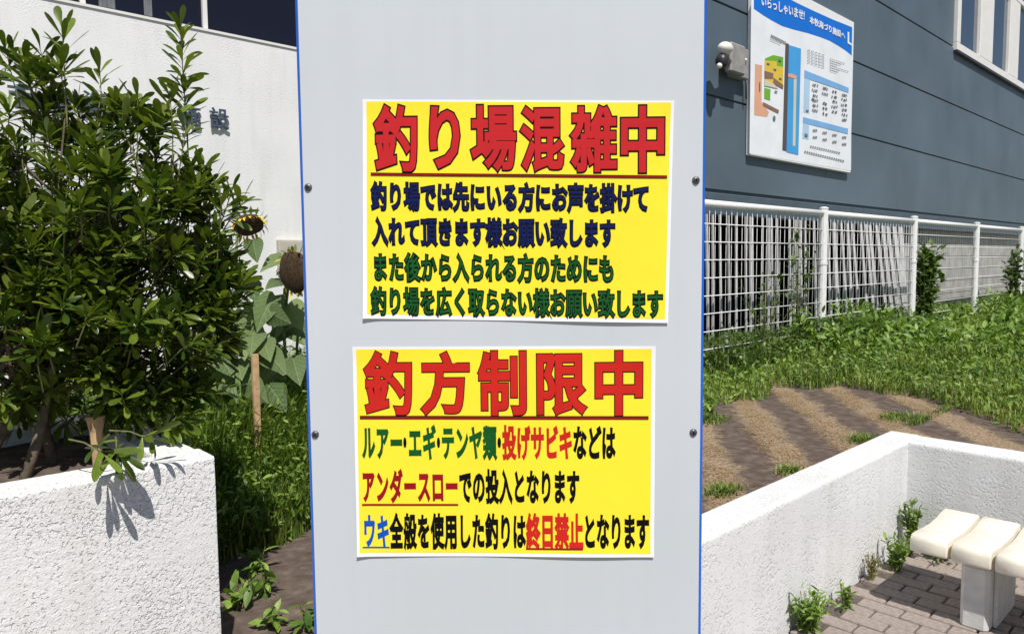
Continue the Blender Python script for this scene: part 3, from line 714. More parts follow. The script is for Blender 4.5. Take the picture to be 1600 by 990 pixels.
for (x, y) in ((482, 293), (1087, 282), (493, 678), (1083, 675), (478, -110), (1091, -120), (497, 1100), (1080, 1095)):
    u, z = onP(x, y); V = []; F = []; n = 14
    for i, (r_, h_) in enumerate(((.0075, .0016), (.0074, .003), (.006, .0048), (.0035, .0058), (.0001, .006))):
        for k in range(n): V.append((u+r_*math.cos(2*PI*k/n), z+r_*math.sin(2*PI*k/n), h_))
    for i in range(4):
        for k in range(n): F.append((i*n+k, i*n+(k+1) % n, (i+1)*n+(k+1) % n, (i+1)*n+k))
    so = plink('screw', V, F, MT['screw'], sg, True)
    a = random.uniform(0, 3)
    for t in (a, a+PI/2):
        c_, s_ = math.cos(t), math.sin(t); w_, l_ = .0007, .0042
        plink('slot', [(u+c_*l_-s_*w_, z+s_*l_+c_*w_, .0063), (u-c_*l_-s_*w_, z-s_*l_+c_*w_, .0063), (u-c_*l_+s_*w_, z-s_*l_-c_*w_, .0063), (u+c_*l_+s_*w_, z+s_*l_-c_*w_, .0063)], [(0, 1, 2, 3)], MT['black'], so)

def make_poster(name, label, quad, inner, bow):
    C4 = [onP(*q) for q in quad]   # TL TR BR BL
    root = empty(name, tuple(P3((C4[0][0]+C4[1][0])/2, C4[2][1], .002)), label, 'poster')
    zb = (C4[2][1]+C4[3][1])/2; zt = (C4[0][1]+C4[1][1])/2; ul = (C4[0][0]+C4[3][0])/2; ur = (C4[1][0]+C4[2][0])/2
    def warp(u, z):
        tv = (z-zb)/(zt-zb); tu = (u-ul)/(ur-ul)
        d = bow*max(0, 1-tv/.22)**2*(.55+.45*math.cos(tu*7+1)) + bow*.45*max(0, 1-(1-tv)/.12)**2*(.5+.5*math.cos(tu*5))
        d += bow*.7*(max(0, (tu-.9)/.1)**2*(.5+.5*math.sin(tv*6)) + max(0, (.06-tu)/.06)**2*(.5+.5*math.cos(tv*4)))
        return d + .0005*math.sin(tu*9+tv*4)+.0005
    def sheet(nm, c4, off, th, m, nu=64, nv=44):
        V = []; 
        for j in range(nv+1):
            for i in range(nu+1):
                s, t = i/nu, j/nv
                u = (c4[0][0]*(1-s)+c4[1][0]*s)*(1-t)+(c4[3][0]*(1-s)+c4[2][0]*s)*t
                z = (c4[0][1]*(1-s)+c4[1][1]*s)*(1-t)+(c4[3][1]*(1-s)+c4[2][1]*s)*t
                V.append((u, z, .0022+warp(u, z)+off))
        N_ = (nu+1)*(nv+1); V += [(u, z, n-th) for u, z, n in V]
        F = [(j*(nu+1)+i, (j+1)*(nu+1)+i, (j+1)*(nu+1)+i+1, j*(nu+1)+i+1) for j in range(nv) for i in range(nu)]
        rim = [i for i in range(nu+1)] + [j*(nu+1)+nu for j in range(1, nv+1)] + [nv*(nu+1)+i for i in range(nu-1, -1, -1)] + [j*(nu+1) for j in range(nv-1, 0, -1)]
        F += [(rim[k], rim[(k+1) % len(rim)], rim[(k+1) % len(rim)]+N_, rim[k]+N_) for k in range(len(rim))]
        return plink(nm, V, F, m, root, False)
    sheet('paper', C4, 0, .0006, MT['paper'])
    sheet('yellow_print', [onP(*q) for q in inner], .00035, .0002, MT['yellow'])
    def put(ch, box, main, outline, fit, r_out=.05, r_in=.02):
        # box px: x0,y0,x1,y1 ; fit True: glyph bounding box fills the box, False: em square fills it
        (u0, z1), (u1, z0) = onP(box[0], box[1]), onP(box[2], box[3])
        V0, _ = glyph(ch, 0.0 if not fit else r_out if outline else r_in)
        if fit:
            mnx, mxx, mny, mxy = V0[:, 0].min(), V0[:, 0].max(), V0[:, 1].min(), V0[:, 1].max()
            sx, sy = (u1-u0)/(mxx-mnx), (z1-z0)/(mxy-mny); ox, oy = u0-mnx*sx, z0-mny*sy
        else:
            sx, sy = (u1-u0)/1.0, (z1-z0)/.98; ox, oy = u0, z0+.11*sy
        par = None
        for (r_, m, lv) in (((r_out, outline, .0008), (r_in, main, .00125)) if outline else ((r_in, main, .0008),)):
            V, F = glyph(ch, r_); zz = V[:, 2]/max(r_, 1e-4)*.00016
            W_ = [(ox+x*sx, oy+y*sy, 0) for x, y in V[:, :2]]
            W_ = [(u, z, .0022+warp(u, z)+lv+dz) for (u, z, _), dz in zip(W_, zz)]
            par = plink('character' if par is None else 'character_fill', W_, F, MT[m], root if par is None else par)
    def line(txt, x0, x1, yl0, yl1, yr0, yr1, main, outline=None, r_out=.05, r_in=.02, fit=False):
        n = len(txt)
        for i, ch in enumerate(txt):
            t = (i+.5)/n; a, b_ = x0+(x1-x0)*i/n, x0+(x1-x0)*(i+1)/n
            put(ch, (a, yl0+(yr0-yl0)*t, b_, yl1+(yr1-yl1)*t), main, outline, fit, r_out, r_in)
    def rule(x0, y0, x1, y1, th, m, lv=.0011, nm='underline'):
        n = 40; V = []
        for i in range(n+1):
            t = i/n; x = x0+(x1-x0)*t; y = y0+(y1-y0)*t
            for yy in (y, y+th):
                u, z = onP(x, yy); V.append((u, z, .0022+warp(u, z)+lv))
        return plink(nm, V, [(2*i, 2*i+1, 2*i+3, 2*i+2) for i in range(n)], MT[m], root)
    return put, line, rule
def A(x, y): return (550+x/2.675, 140+y/2.675)
def B(x, y): return (540+x/2.828, 530+y/2.828)
put, line, rule = make_poster('poster', 'upper yellow poster, red headline over two navy and two green lines of writing',
    ((567, 156), (1053, 158), (1043, 504), (568, 497)), ((573, 159.5), (1048, 161), (1038, 498), (574.5, 490)), .0035)
for ch, x0, x1, y0, y1 in (('釣', 84, 280, 58, 350), ('り', 318, 458, 66, 340), ('場', 488, 692, 62, 352), ('混', 695, 892, 64, 352), ('雑', 903, 1110, 62, 352), ('中', 1118, 1308, 64, 354)):
    put(ch, (*A(x0, y0), *A(x1, y1)), 'red', 'black', True, .056, .030)
a, b_ = A(80, 348), A(1315, 360); rule(*a, *b_, 4.6, 'black', .0014); rule(a[0]+1, a[1]+1.4, b_[0]-1, b_[1]+1.4, 2.2, 'darkred', .0019, 'underline_core')
def la(txt, x0, x1, y0, y1, dr, main):
    p, q = A(x0, y0), A(x1, y1); line(txt, p[0], q[0], p[1], q[1], p[1]+dr, q[1]+dr, main, 'black', .070, .012)
la('釣り場では先にいる方にお声を掛けて', 80, 1242, 388, 505, 3.5, 'navy')
la('入れて頂きます様お願い致します', 85, 1100, 535, 652, 3, 'navy')
la('また後から入られる方のためにも', 85, 1097, 683, 800, 3, 'green')
la('釣り場を広く取らない様お願い致します', 80, 1298, 825, 940, 5, 'green')
put, line, rule = make_poster('poster', 'lower yellow poster, red headline over three lines in green, red, blue and black',
    ((551, 541), (1024, 540), (1021, 868), (559, 867)), ((557, 545), (1017.5, 544.5), (1015.5, 863), (563, 861)), .0042)
for ch, x0, x1, y0, y1 in (('釣', 74, 300, 46, 336), ('方', 323, 553, 48, 338), ('制', 578, 803, 46, 338), ('限', 840, 1072, 58, 338), ('中', 1098, 1314, 46, 338)):
    put(ch, (*B(x0, y0), *B(x1, y1)), 'brightred', 'black', True, .046, .030)
a, b_ = B(65, 335), B(1337, 337); rule(*a, *b_, 5.2, 'black', .0014); rule(a[0]+1, a[1]+1.4, b_[0]-1, b_[1]+1.4, 2.8, 'darkred', .0019, 'underline_core')
def lb_(txt, x0, x1, y0, y1, main, r=.046):
    p, q = B(x0, y0), B(x1, y1); line(txt, p[0], q[0], p[1], q[1], p[1]+.5, q[1]+.5, main, None, .04, r)
def ul(x0, x1, y, th, m): a, b_ = B(x0, y), B(x1, y+1); rule(*a, *b_, th, m)
lb_('ルアー', 72, 256, 378, 528, 'green'); lb_('・', 238, 288, 378, 528, 'black'); lb_('エギ', 276, 402, 378, 528, 'green'); lb_('・', 386, 436, 378, 528, 'black')
lb_('テンヤ類', 422, 668, 378, 528, 'green'); lb_('・', 652, 706, 378, 528, 'black'); lb_('投げサビキ', 692, 1003, 378, 528, 'brightred'); lb_('などは', 1003, 1192, 378, 528, 'black')
lb_('アンダースロー', 72, 500, 572, 718, 'darkred'); ul(75, 498, 722, 3, 'darkred'); lb_('での投入となります', 500, 1034, 572, 722, 'black')
lb_('ウキ', 78, 197, 768, 914, 'cobalt'); ul(78, 197, 909, 2.2, 'cobalt'); lb_('全般を使用した釣りは', 196, 797, 766, 920, 'black')
lb_('終日禁止', 797, 1050, 766, 920, 'brightred'); ul(797, 1048, 915, 3, 'darkred'); lb_('となります', 1048, 1340, 766, 920, 'black')

# ------------------------------------------------------------------ foliage helpers
def leaf_shape(L, Wd, fold=.25, droop=.25, widest=.62, n=4):
    V = []; F = []
    if widest > .65:
        for t, w_ in ((0, .10), (.22, .34), (.45, .70), (.68, 1.0), (.86, .86), (.96, .48), (1.0, .08)):
            w_ *= Wd*.5; z = -droop*L*t*t
            V += [(-w_, L*t, z+fold*w_), (0, L*t, z), (w_, L*t, z+fold*w_)]
        for i in range(6):
            b_ = 3*i; F += [(b_, b_+1, b_+4, b_+3), (b_+1, b_+2, b_+5, b_+4)]
        return np.array(V), np.array(F)
    for i in range(n+1):
        t = i/n; w_ = Wd*.5*max(0.06, (math.sin(PI*min(1, t**(math.log(.5)/math.log(widest)))))**.8) if i < n else Wd*.06
        if i == 0: w_ = Wd*.08
        z = -droop*L*t*t
        V += [(-w_, L*t, z+fold*w_), (0, L*t, z), (w_, L*t, z+fold*w_)]
    for i in range(n):
        b_ = 3*i; F += [(b_, b_+1, b_+4, b_+3), (b_+1, b_+2, b_+5, b_+4)]
    return np.array(V), np.array(F)
def frame_to(d, roll):
    d = Vector(d).normalized(); up = Vector((0, 0, 1)); x = d.cross(up)
    if x.length < 1e-3: x = Vector((1, 0, 0))
    x.normalize(); z = x.cross(d); R_ = Matrix((x, d, z)).transposed(); return R_ @ Matrix.Rotation(roll, 3, 'Y')
def scatter_leaves(Vb, Fb, mats, locs, scl):
    V = np.einsum('nij,kj->nki', mats, Vb)*scl[:, None, None] + locs[:, None, :]
    n, k = len(locs), len(Vb); F = (Fb[None]+ (np.arange(n)*k)[:, None, None]).reshape(-1, Fb.shape[1])
    return V.reshape(-1, 3), F, k

# ------------------------------------------------------------------ the big bush
bush = empty('broadleaf_bush', (.35, 3.5, .86), 'big glossy green broadleaf bush growing out of the white planter', 'bush')
blobs = [(60, 330, 165, 3.15), (200, 345, 125, 3.2), (30, 190, 90, 3.35), (285, 395, 95, 3.3), (205, 500, 135, 3.15), (50, 520, 150, 3.05), (322, 415, 52, 3.35),
         (120, 570, 90, 3.1), (230, 590, 80, 3.2), (135, 215, 65, 3.3), (-110, 400, 190, 3.2), (270, 290, 60, 3.3), (70, 420, 160, 3.5), (240, 440, 110, 3.6), (-260, 420, 180, 3.3), (300, 500, 70, 3.5), (260, 640, 45, 3.15), (352, 455, 50, 3.4), (300, 590, 50, 3.3), (20, 620, 95, 3.15), (330, 480, 45, 3.3), (190, 640, 45, 3.3), (100, 640, 55, 3.5), (200, 655, 40, 3.6), (40, 650, 60, 3.6), (310, 540, 60, 3.25), (95, 150, 48, 3.3), (180, 185, 42, 3.32), (250, 215, 38, 3.32)]
shoots = []
crown_c = Vector(dep(110, 560, 3.35))
for (x, y, r_, Zd) in blobs:
    c_ = Vector(dep(x, y, Zd)); R_ = r_*Zd/FPX; cnt = int(64*(R_/.4)**2)
    for k in range(cnt):
        d = Vector((random.gauss(0, 1), random.gauss(0, 1), random.gauss(0, 1))).normalized()
        p = c_ + d*R_*random.uniform(.35, 1)**.5
        if p.z < 1.0 or (p.y < 2.95 and p.z < 1.2): continue
        ax = ((p-crown_c).normalized()*1.0 + Vector((-.08, -.25, .75)) + Vector((random.gauss(0, .3), random.gauss(0, .3), random.gauss(0, .2)))).normalized()
        shoots.append((p, ax, random.uniform(.05, .12), random.randint(12, 19), random.uniform(.75, 1.12)))
keys = [(97, 30, 3.2, (0, 0, 1), .30, 13, 1.1), (62, 60, 3.25, (-.3, 0, 1), .2, 10, 1.0), (282, 28, 3.25, (-.02, 0, 1), .46, 34, 1.0), (287, 120, 3.27, (-.02, 0, 1), .34, 24, 1.0), (300, 240, 3.27, (.1, 0, 1), .25, 18, 1.0), (240, 215, 3.3, (-.1, 0, 1), .25, 16, 1.0), (205, 190, 3.3, (-.1, 0, 1), .2, 14, .9), (345, 295, 3.25, (.1, 0, 1), .2, 14, 1), (265, 130, 3.2, (.0, 0, 1), .30, 15, 1.1), (156, 95, 3.25, (.1, 0, 1), .2, 12, 1.0),
        (215, 140, 3.25, (.05, 0, 1), .16, 10, 1.0), (8, 60, 3.3, (-.2, 0, 1), .25, 14, 1.0), (28, 70, 3.3, (.5, 0, .7), .14, 9, .9), (290, 190, 3.2, (.2, 0, 1), .25, 13, .9), (285, 290, 3.25, (.5, 0, 1), .2, 12, 1),
        (335, 265, 3.3, (.15, 0, 1), .2, 12, 1.0), (380, 300, 3.3, (.6, -.2, .7), .16, 10, .95), (362, 285, 3.3, (.4, -.1, .9), .2, 11, 1.0), (335, 350, 3.25, (.5, -.3, .5), .15, 11, 1), (190, 170, 3.2, (-.3, 0, 1), .15, 10, 1),
        (45, 440, 2.92, (-.1, -.6, .6), .15, 14, 1.1), (105, 470, 2.9, (.1, -.6, .5), .15, 14, 1.1), (225, 365, 3.0, (.1, -.6, .7), .15, 14, 1.15), (40, 480, 2.9, (-.1, -.7, .2), .12, 12, 1.1), (230, 520, 3.0, (.1, -.6, .5), .15, 13, 1),
        (150, 545, 2.95, (.0, -.5, .7), .2, 12, 1.0), (190, 600, 2.95, (.2, -.5, .5), .15, 12, 1.0), (245, 600, 3.05, (.4, -.3, .5), .15, 12, 1.0), (120, 330, 2.95, (0, -.6, .7), .15, 14, 1.1), (170, 420, 2.95, (.1, -.6, .6), .15, 13, 1.1)]
for (x, y, Zd, ax, ln, n, sc) in keys:
    right = Vector(RT); a = (Vector((0, 0, ax[2])) + right*ax[0] + Vector(FW)*(-ax[1])*1.0).normalized() if False else (Vector((0, 0, ax[2])) + right*ax[0] + Vector(FW)*ax[1]).normalized()
    shoots.insert(0, (Vector(dep(x, y+14, Zd)), a, ln, n, sc))
# shoots hanging over the front wall, whose leaves throw the clawed shadow on the plaster
for (x, z, d) in ((.80, 1.05, .15), (.86, 1.02, .07), (1.0, 1.05, .04)):
    shoots.insert(0, (Vector((x-.10, 2.93-d*.8, z)), Vector((random.uniform(-.2, .4), -.7, -.15)).normalized(), .12, 8, 1.0))
LV = [leaf_shape(.130, .034, .22, .12, .68), leaf_shape(.118, .030, .3, .25, .68), leaf_shape(.138, .036, .15, .02, .7), leaf_shape(.100, .028, .35, .35, .66)]
leaves = []; twigs = MB(); cm = np.array(EYE)
for (p, ax, ln, n, sc) in shoots:
    base = p-ax*ln; mid = base.lerp(p, .5)+Vector((random.gauss(0, .006), random.gauss(0, .006), 0))
    twigs.tube([base-ax*.10+Vector((0, 0, -.02)), base, mid, p], [.0034, .003, .0024, .0016], 5)
    a0 = random.uniform(0, 6.28); x = ax.cross(Vector((.3, .2, .9))).normalized(); y = ax.cross(x)
    for i in range(n):
        t = (i+.5)/n; ang = a0+i*2.4; tilt = (1.22-.85*t**1.2)*random.uniform(.85, 1.15)
        d = ax*math.cos(tilt)+(x*math.cos(ang)+y*math.sin(ang))*math.sin(tilt)
        q = base.lerp(p, .30+.70*t) if ln > .13 else base.lerp(p, .45+.55*t)
        s = sc*random.uniform(.72, 1.1)*(1-.25*abs(t-.5))
        leaves.append((q, d, s, random.gauss(0, .45), random.randrange(4), (q-Vector(cm)).length))
print('bush leaves', len(leaves))
twigs.build('twigs', MT['twig'], bush)['kind'] = 'stuff'
# the 300 leaves that show best are single objects
nk = (len(keys)+3); firstn = sum(s[3] for s in shoots[:nk]); cand = leaves[:firstn]; cand = sorted(cand, key=lambda l: l[5])
own = set(id(l) for l in (cand if len(cand) <= 298 else leaves[:298]))
lme = []
for V, F in LV:
    q = MB(); q.add(V, F.tolist()); lme.append(q.mesh('leaf', MT['bushleaf_o'], True))
binv = world_of(bush).inverted()
groups = {0: [], 1: [], 2: [], 3: []}
for l in leaves:
    R_ = frame_to(l[1], l[3])
    if id(l) in own:
        o = bpy.data.objects.new('leaf', lme[l[4]]); COL.objects.link(o); o.parent = bush; o.matrix_parent_inverse = binv
        o.matrix_basis = Matrix.Translation(l[0]) @ R_.to_4x4() @ Matrix.Scale(l[2], 4)
    else: groups[l[4]].append((np.array(R_), np.array(l[0]), l[2]))
VV, FF, TT, off = [], [], [], 0
for k, g in groups.items():
    V, F, kk = scatter_leaves(LV[k][0], LV[k][1], np.array([a[0] for a in g]), np.array([a[1] for a in g]), np.array([a[2] for a in g]))
    VV.append(V); FF.append(F+off); TT.append(np.repeat(rng.random(len(g)), kk)); off += len(V)
o = np_mesh('leaves', np.concatenate(VV), np.concatenate(FF), MT['bushleaf'], np.concatenate(TT), True, bush); o['kind'] = 'stuff'
# stems from the soil
stems = [(.30, 3.45), (.55, 3.40), (.42, 3.6), (.10, 3.5), (.70, 3.55), (-.3, 3.5)]
for i, (sx, sy) in enumerate(stems):
    q = MB(); tgt = Vector(dep(60+60*(i % 4), 380-30*(i % 3), 3.35)); base = Vector((sx, sy, .82)); pts = [base]
    for k in range(1, 7):
        t = k/6; pts.append(base.lerp(tgt, t)+Vector((.03*math.sin(3*t+i), .03*math.cos(4*t+i), .05*math.sin(PI*t))))
    q.tube(pts, [.022-.0027*k for k in range(7)], 8); q.build('stem', MT['bark'], bush, smooth=True)
q = MB()
for i, s in enumerate([h for h in shoots if h[0].z > 1.25][::5]):
    j = random.randrange(len(stems)); tgt = Vector(dep(60+60*(j % 4), 380-30*(j % 3), 3.35)); base = Vector((stems[j][0], stems[j][1], .82)).lerp(tgt, random.uniform(.35, 1))
    e = s[0]-s[1]*(s[2]+.08); m_ = base.lerp(e, .5)+Vector((0, 0, -.05)); q.tube([base, m_, e], [.009, .006, .0035], 5)
q.build('branches', MT['bark'], bush)['kind'] = 'stuff'
# sawn pale stub
st0 = dep(152, 712, 3.05); st1 = dep(149, 650, 3.05)
q = MB(); q.tube([Vector(st0)+Vector((0, 0, -.06)), st0, Vector(st0).lerp(Vector(st1), .6), st1], [.018, .02, .024, .038], 10); q.build('pruned_stub', MT['wood'], bush, smooth=False)

# ------------------------------------------------------------------ grass and weeds (numpy)
def blades(n, pos, h, wdt, lean, tone=(0, 1)):
    # pos (n,3); two-segment curved blades
    az = rng.uniform(0, 2*PI, n); H = h*rng.uniform(.55, 1.15, n); ln = lean*rng.uniform(.1, 1.3, n)*H
    dx, dy = np.cos(az), np.sin(az); wx, wy = -dy*wdt*rng.uniform(.6, 1.3, n), dx*wdt*rng.uniform(.6, 1.3, n)
    V = np.zeros((n, 7, 3))
    for i, (t, wf_) in enumerate(((0, .7), (.4, 1), (.75, .65))):
        cx = pos[:, 0]+dx*ln*t*t; cy = pos[:, 1]+dy*ln*t*t; cz = pos[:, 2]+H*t*(1-.25*t*lean)
        V[:, 2*i] = np.stack([cx-wx*wf_/2, cy-wy*wf_/2, cz], -1); V[:, 2*i+1] = np.stack([cx+wx*wf_/2, cy+wy*wf_/2, cz], -1)
    V[:, 6] = np.stack([pos[:, 0]+dx*ln, pos[:, 1]+dy*ln, pos[:, 2]+H*(1-.3*lean)], -1)
    base = (np.arange(n)*7)[:, None]
    T = np.array([(0, 1, 3), (0, 3, 2), (2, 3, 5), (2, 5, 4), (4, 5, 6)])
    F = (T[None]+base[:, :, None]).reshape(-1, 3)
    return V.reshape(-1, 3), F, np.repeat(rng.uniform(*tone, n), 7)
def small_leaves(n, pos, L, Wd, up=.5):
    # oval little leaves on random directions
    Vb, Fb = leaf_shape(1, Wd/L, .2, .25, .45, 3)
    az = rng.uniform(0, 2*PI, n); el = rng.normal(up, .5, n); rl = rng.normal(0, .5, n); R = np.zeros((n, 3, 3))
    d = np.stack([np.cos(az)*np.cos(el), np.sin(az)*np.cos(el), np.sin(el)], -1); x = np.cross(d, [0, 0, 1.0]); x /= np.linalg.norm(x, axis=1)[:, None]+1e-6; z = np.cross(x, d)
    c_, s_ = np.cos(rl)[:, None], np.sin(rl)[:, None]; x2 = x*c_+z*s_; z2 = -x*s_+z*c_
    R[:, :, 0] = x2; R[:, :, 1] = d; R[:, :, 2] = z2
    V, F, k = scatter_leaves(Vb, Fb, R, pos, L*rng.uniform(.6, 1.2, n)); return V, F, np.repeat(rng.random(n), k)
def pnoise(x, y, f, s=0): return np.array([noise.noise((float(a)*f+s, float(b)*f, s*1.7)) for a, b in zip(x, y)])
edge = [(2.5, 3.3), (3.6, 2.95), (4.62, 2.80), (5.4, 3.05), (6.05, 2.95), (6.5, 2.65), (6.45, 2.2), (6.28, 1.78), (5.75, 1.3), (5.47, 1.12), (5.4, 0.3), (5.6, -2)]
def inlawn(x, y):
    # inside = farther than the front edge line
    ex = np.array([e[0] for e in edge]); ey = np.array([e[1] for e in edge])
    left = x < 6.5
    yb = np.interp(x, ex[:6], ey[:6]); xb = np.interp(y, ey[::-1][:7], ex[::-1][:7])
    a = (x <= 6.5) & (y > yb); b_ = (x > 6.5) & (y > 2.6); c_ = (y <= 2.65) & (x > xb)
    return a | b_ | c_
def lawn_pts(n, x0, x1, y0, y1, jit=.18):
    x = rng.uniform(x0, x1, n); y = rng.uniform(y0, y1, n); j = pnoise(x, y, 3.2)*jit*1.5
    k = inlawn(x+j, y+j) & (x > 2.05+.9*(y-1.6)); x, y = x[k], y[k]
    return x, y
parts = []
x, y = lawn_pts(60000, 2.6, 9, -1, 4.75); d = pnoise(x, y, 1.3, 3); k = rng.random(len(x)) < .75+.5*d; x, y = x[k], y[k]
far = np.clip((x-4)/4, 0, 1); hh = (.07+.14*far)*(1+.5*pnoise(x, y, 2.1, 9)); parts.append(blades(len(x), np.stack([x, y, terrain(x, y)-.01], -1), hh, .008, .55))
x, y = lawn_pts(42000, 8.5, 24, -2, 4.75); hh = .25*(1+.5*pnoise(x, y, 1.3, 9)); parts.append(blades(len(x), np.stack([x, y, .55+0*x], -1), hh, .014, .5))
V = np.concatenate([p[0] for p in parts]); o = 0; Fs = []
for p in parts: Fs.append(p[1]+o); o += len(p[0])
tn = np.concatenate([p[2] for p in parts]); pc_ = V[::7]; pt = np.repeat(pnoise(pc_[:, 0], pc_[:, 1], 1.6, 2), 7)[:len(V)]
go = np_mesh('lawn_grass', V, np.concatenate(Fs), MT['grass'], np.clip(tn*.7+.25+pt*.8, 0, 1), True)
tag(go, 'green overgrown grass on the raised lawn in front of the white mesh fence', 'grass', kind='stuff')
parts = []
x, y = lawn_pts(24000, 2.6, 9, -1, 4.75); far = np.clip((x-4)/4, 0, 1); zz = terrain(x, y)+rng.uniform(.01, 1, len(x))**1.3*(.08+.16*far)*(1+.7*pnoise(x, y, 2.1, 9)); parts.append(small_leaves(len(x), np.stack([x, y, zz], -1), .05, .026))
x, y = lawn_pts(18000, 8.5, 22, -2, 4.75); zz = .56+rng.uniform(.02, 1, len(x))*.28*(1+.6*pnoise(x, y, 1.3, 9)); parts.append(small_leaves(len(x), np.stack([x, y, zz], -1), .085, .04))
V = np.concatenate([p[0] for p in parts]); o = 0; Fs = []
for p in parts: Fs.append(p[1]+o); o += len(p[0])
go = np_mesh('lawn_weeds', V, np.concatenate(Fs), MT['weed'], np.concatenate([p[2] for p in parts]), True)
tag(go, 'leafy low weeds tangled through the raised lawn grass', 'weeds', kind='stuff')
n = 9000; x = rng.uniform(6.3, 12.5, n); y = rng.uniform(3.55, 4.7, n); hm = .42*(1+.8*pnoise(x, y, 1.1, 7)); hm = np.where(x < 9.8, hm*.62, hm*.85)
V, F, T = small_leaves(n, np.stack([x, y, .57+rng.random(n)**1.4*hm], -1), .065, .034, .4)
V2, F2, T2 = blades(n, np.stack([x, y, .56+0*x], -1), hm, .010, .5)
tag(np_mesh('fence_weeds', np.concatenate([V, V2]), np.concatenate([F[:, [0, 1, 2]], F[:, [0, 2, 3]], F2+len(V)]), MT['vine'], np.concatenate([T, T2]), True), 'tall tangled weeds growing up through the foot of the white mesh fence', 'weeds', kind='stuff')
n = 26000; x = rng.uniform(8, 22, n); y = rng.uniform(-1, 3.9, n); pk = pnoise(x, y, .7, 12); k = inlawn(x-.5, y-.4) & (pk > -.1); x, y, pk = x[k], y[k], pk[k]
V, F, T = small_leaves(len(x), np.stack([x, y, .6+rng.random(len(x))*(.30+.5*np.clip(pk, 0, 1))], -1), .10, .042, .6)
tag(np_mesh('tall_weeds', V, F, MT['weed'], T, True), 'patches of taller bright weeds at the far side of the raised lawn', 'weeds', kind='stuff')
# tufts on the bare strip beside the low wall
x = []; y = []
for (px, py, r_, n) in ((1345, 684, .10, 260), (1235, 733, .07, 160), (1130, 765, .10, 260), (1440, 655, .16, 420), (1400, 650, .12, 260), (1110, 655, .12, 300), (1500, 640, .2, 500), (1580, 665, .18, 400)):
    c_ = onz(px, py, .58); x += list(c_[0]+rng.normal(0, r_*.6, n)); y += list(c_[1]+rng.normal(0, r_*.35, n))
x = np.array(x); y = np.array(y); k = y > 1.70 ; x, y = x[k], y[k]
V, F, T = blades(len(x), np.stack([x, y, terrain(x, y)-.005], -1), .06, .006, .9)
tag(np_mesh('grass_tufts', V, F, MT['grass'], T, True), 'small green grass tufts on the bare strip behind the low wall', 'grass', kind='stuff')
# dry straw lying in the pale bands
n = 26000; x = rng.uniform(2.5, 6.9, n); y = rng.uniform(1.74, 3.2, n)
an = math.radians(BAND_A); vb = -x*math.sin(an)+y*math.cos(an)
bandv = np.sin((vb+.14)*2*PI/BAND_P)
k = (bandv+1.3*pnoise(x, y, 4, 4) > .35) & (~inlawn(x+.1, y-.1)); x, y = x[k], y[k]
V, F, T = blades(len(x), np.stack([x, y, terrain(x, y)+.006], -1), .018, .0032, 3.2); 
tag(np_mesh('dead_straw', V, F, MT['straw'], T, True), 'pale dead straw strewn in stripes on the bare soil behind the low wall', 'straw', kind='stuff')

# left side: weeds between planter and sign
n = 60000; x = rng.uniform(1.0, 4.6, n); y = rng.uniform(4.1, 6.9, n); z = terrain(x, y)
front = 4.2+.3*pnoise(x, y, 1.7, 5) - .35*np.clip((1.75-x)/.5, 0, 1)
k = (y > front); x, y, z = x[k], y[k], z[k]; hh = np.clip(.36+.55*(y-4.2)/.9, .32, .86)*(1+.35*pnoise(x, y, 2.4, 2))
V, F, T = blades(len(x), np.stack([x, y, z-.01], -1), hh, .011, .45)
tag(np_mesh('garden_grass', V, F, MT['grass'], T, True), 'tall green weeds and grass between the planter and the sign board', 'grass', kind='stuff')
n = 40000; x = rng.uniform(1.13, 4.6, n); y = rng.uniform(3.9, 6.9, n); k = (y > 4.2+.25*pnoise(x, y, 1.7, 5) - .3*np.clip((1.75-x)/.5, 0, 1)); x, y = x[k], y[k]
hh = np.clip(.34+.5*(y-4.2)/.9, .3, .82)*(1+.35*pnoise(x, y, 2.4, 2)); z = terrain(x, y)+rng.uniform(.05, 1, len(x))*hh
V, F, T = small_leaves(len(x), np.stack([x, y, z], -1), .055, .022, .4)
tag(np_mesh('garden_weeds', V, F, MT['weed'], T, True), 'narrow leaved weeds filling the bed right of the planter', 'weeds', kind='stuff')

def plant(name, label, cat, loc, h, spread, nst, nleaf, L, Wd, m='weed', grp=None, up=.5, lean=(0, 0)):
    root = empty(name, loc, label, cat, grp); q = MB(); P = []
    for s in range(nst):
        a = random.uniform(0, 2*PI); r_ = spread*random.uniform(.2, 1); H = h*random.uniform(.6, 1.05)
        tip = Vector((loc[0]+r_*math.cos(a)+lean[0], loc[1]+r_*math.sin(a)*.7+lean[1], loc[2]+H)); b0 = Vector(loc)+Vector((random.gauss(0, spread*.15), random.gauss(0, spread*.1), -.01))
        mid = b0.lerp(tip, .5)+Vector((0, 0, .06*H)); q.tube([b0, mid, tip], [.0035, .0028, .0012], 5)
        for k in range(nleaf):
            t = random.uniform(.12, 1.02); P.append(b0.lerp(tip, t)+Vector((0, 0, .12*H*t*(1-t)))+Vector((random.gauss(0, .004),)*3))
    q.build('stem', MT['twig'], root)
    P = np.array([tuple(p) for p in P]); V, F, T = small_leaves(len(P), P, L, Wd, up)
    o = np_mesh('foliage', V, F, MT[m], T, True, root); o['kind'] = 'stuff'
    return root
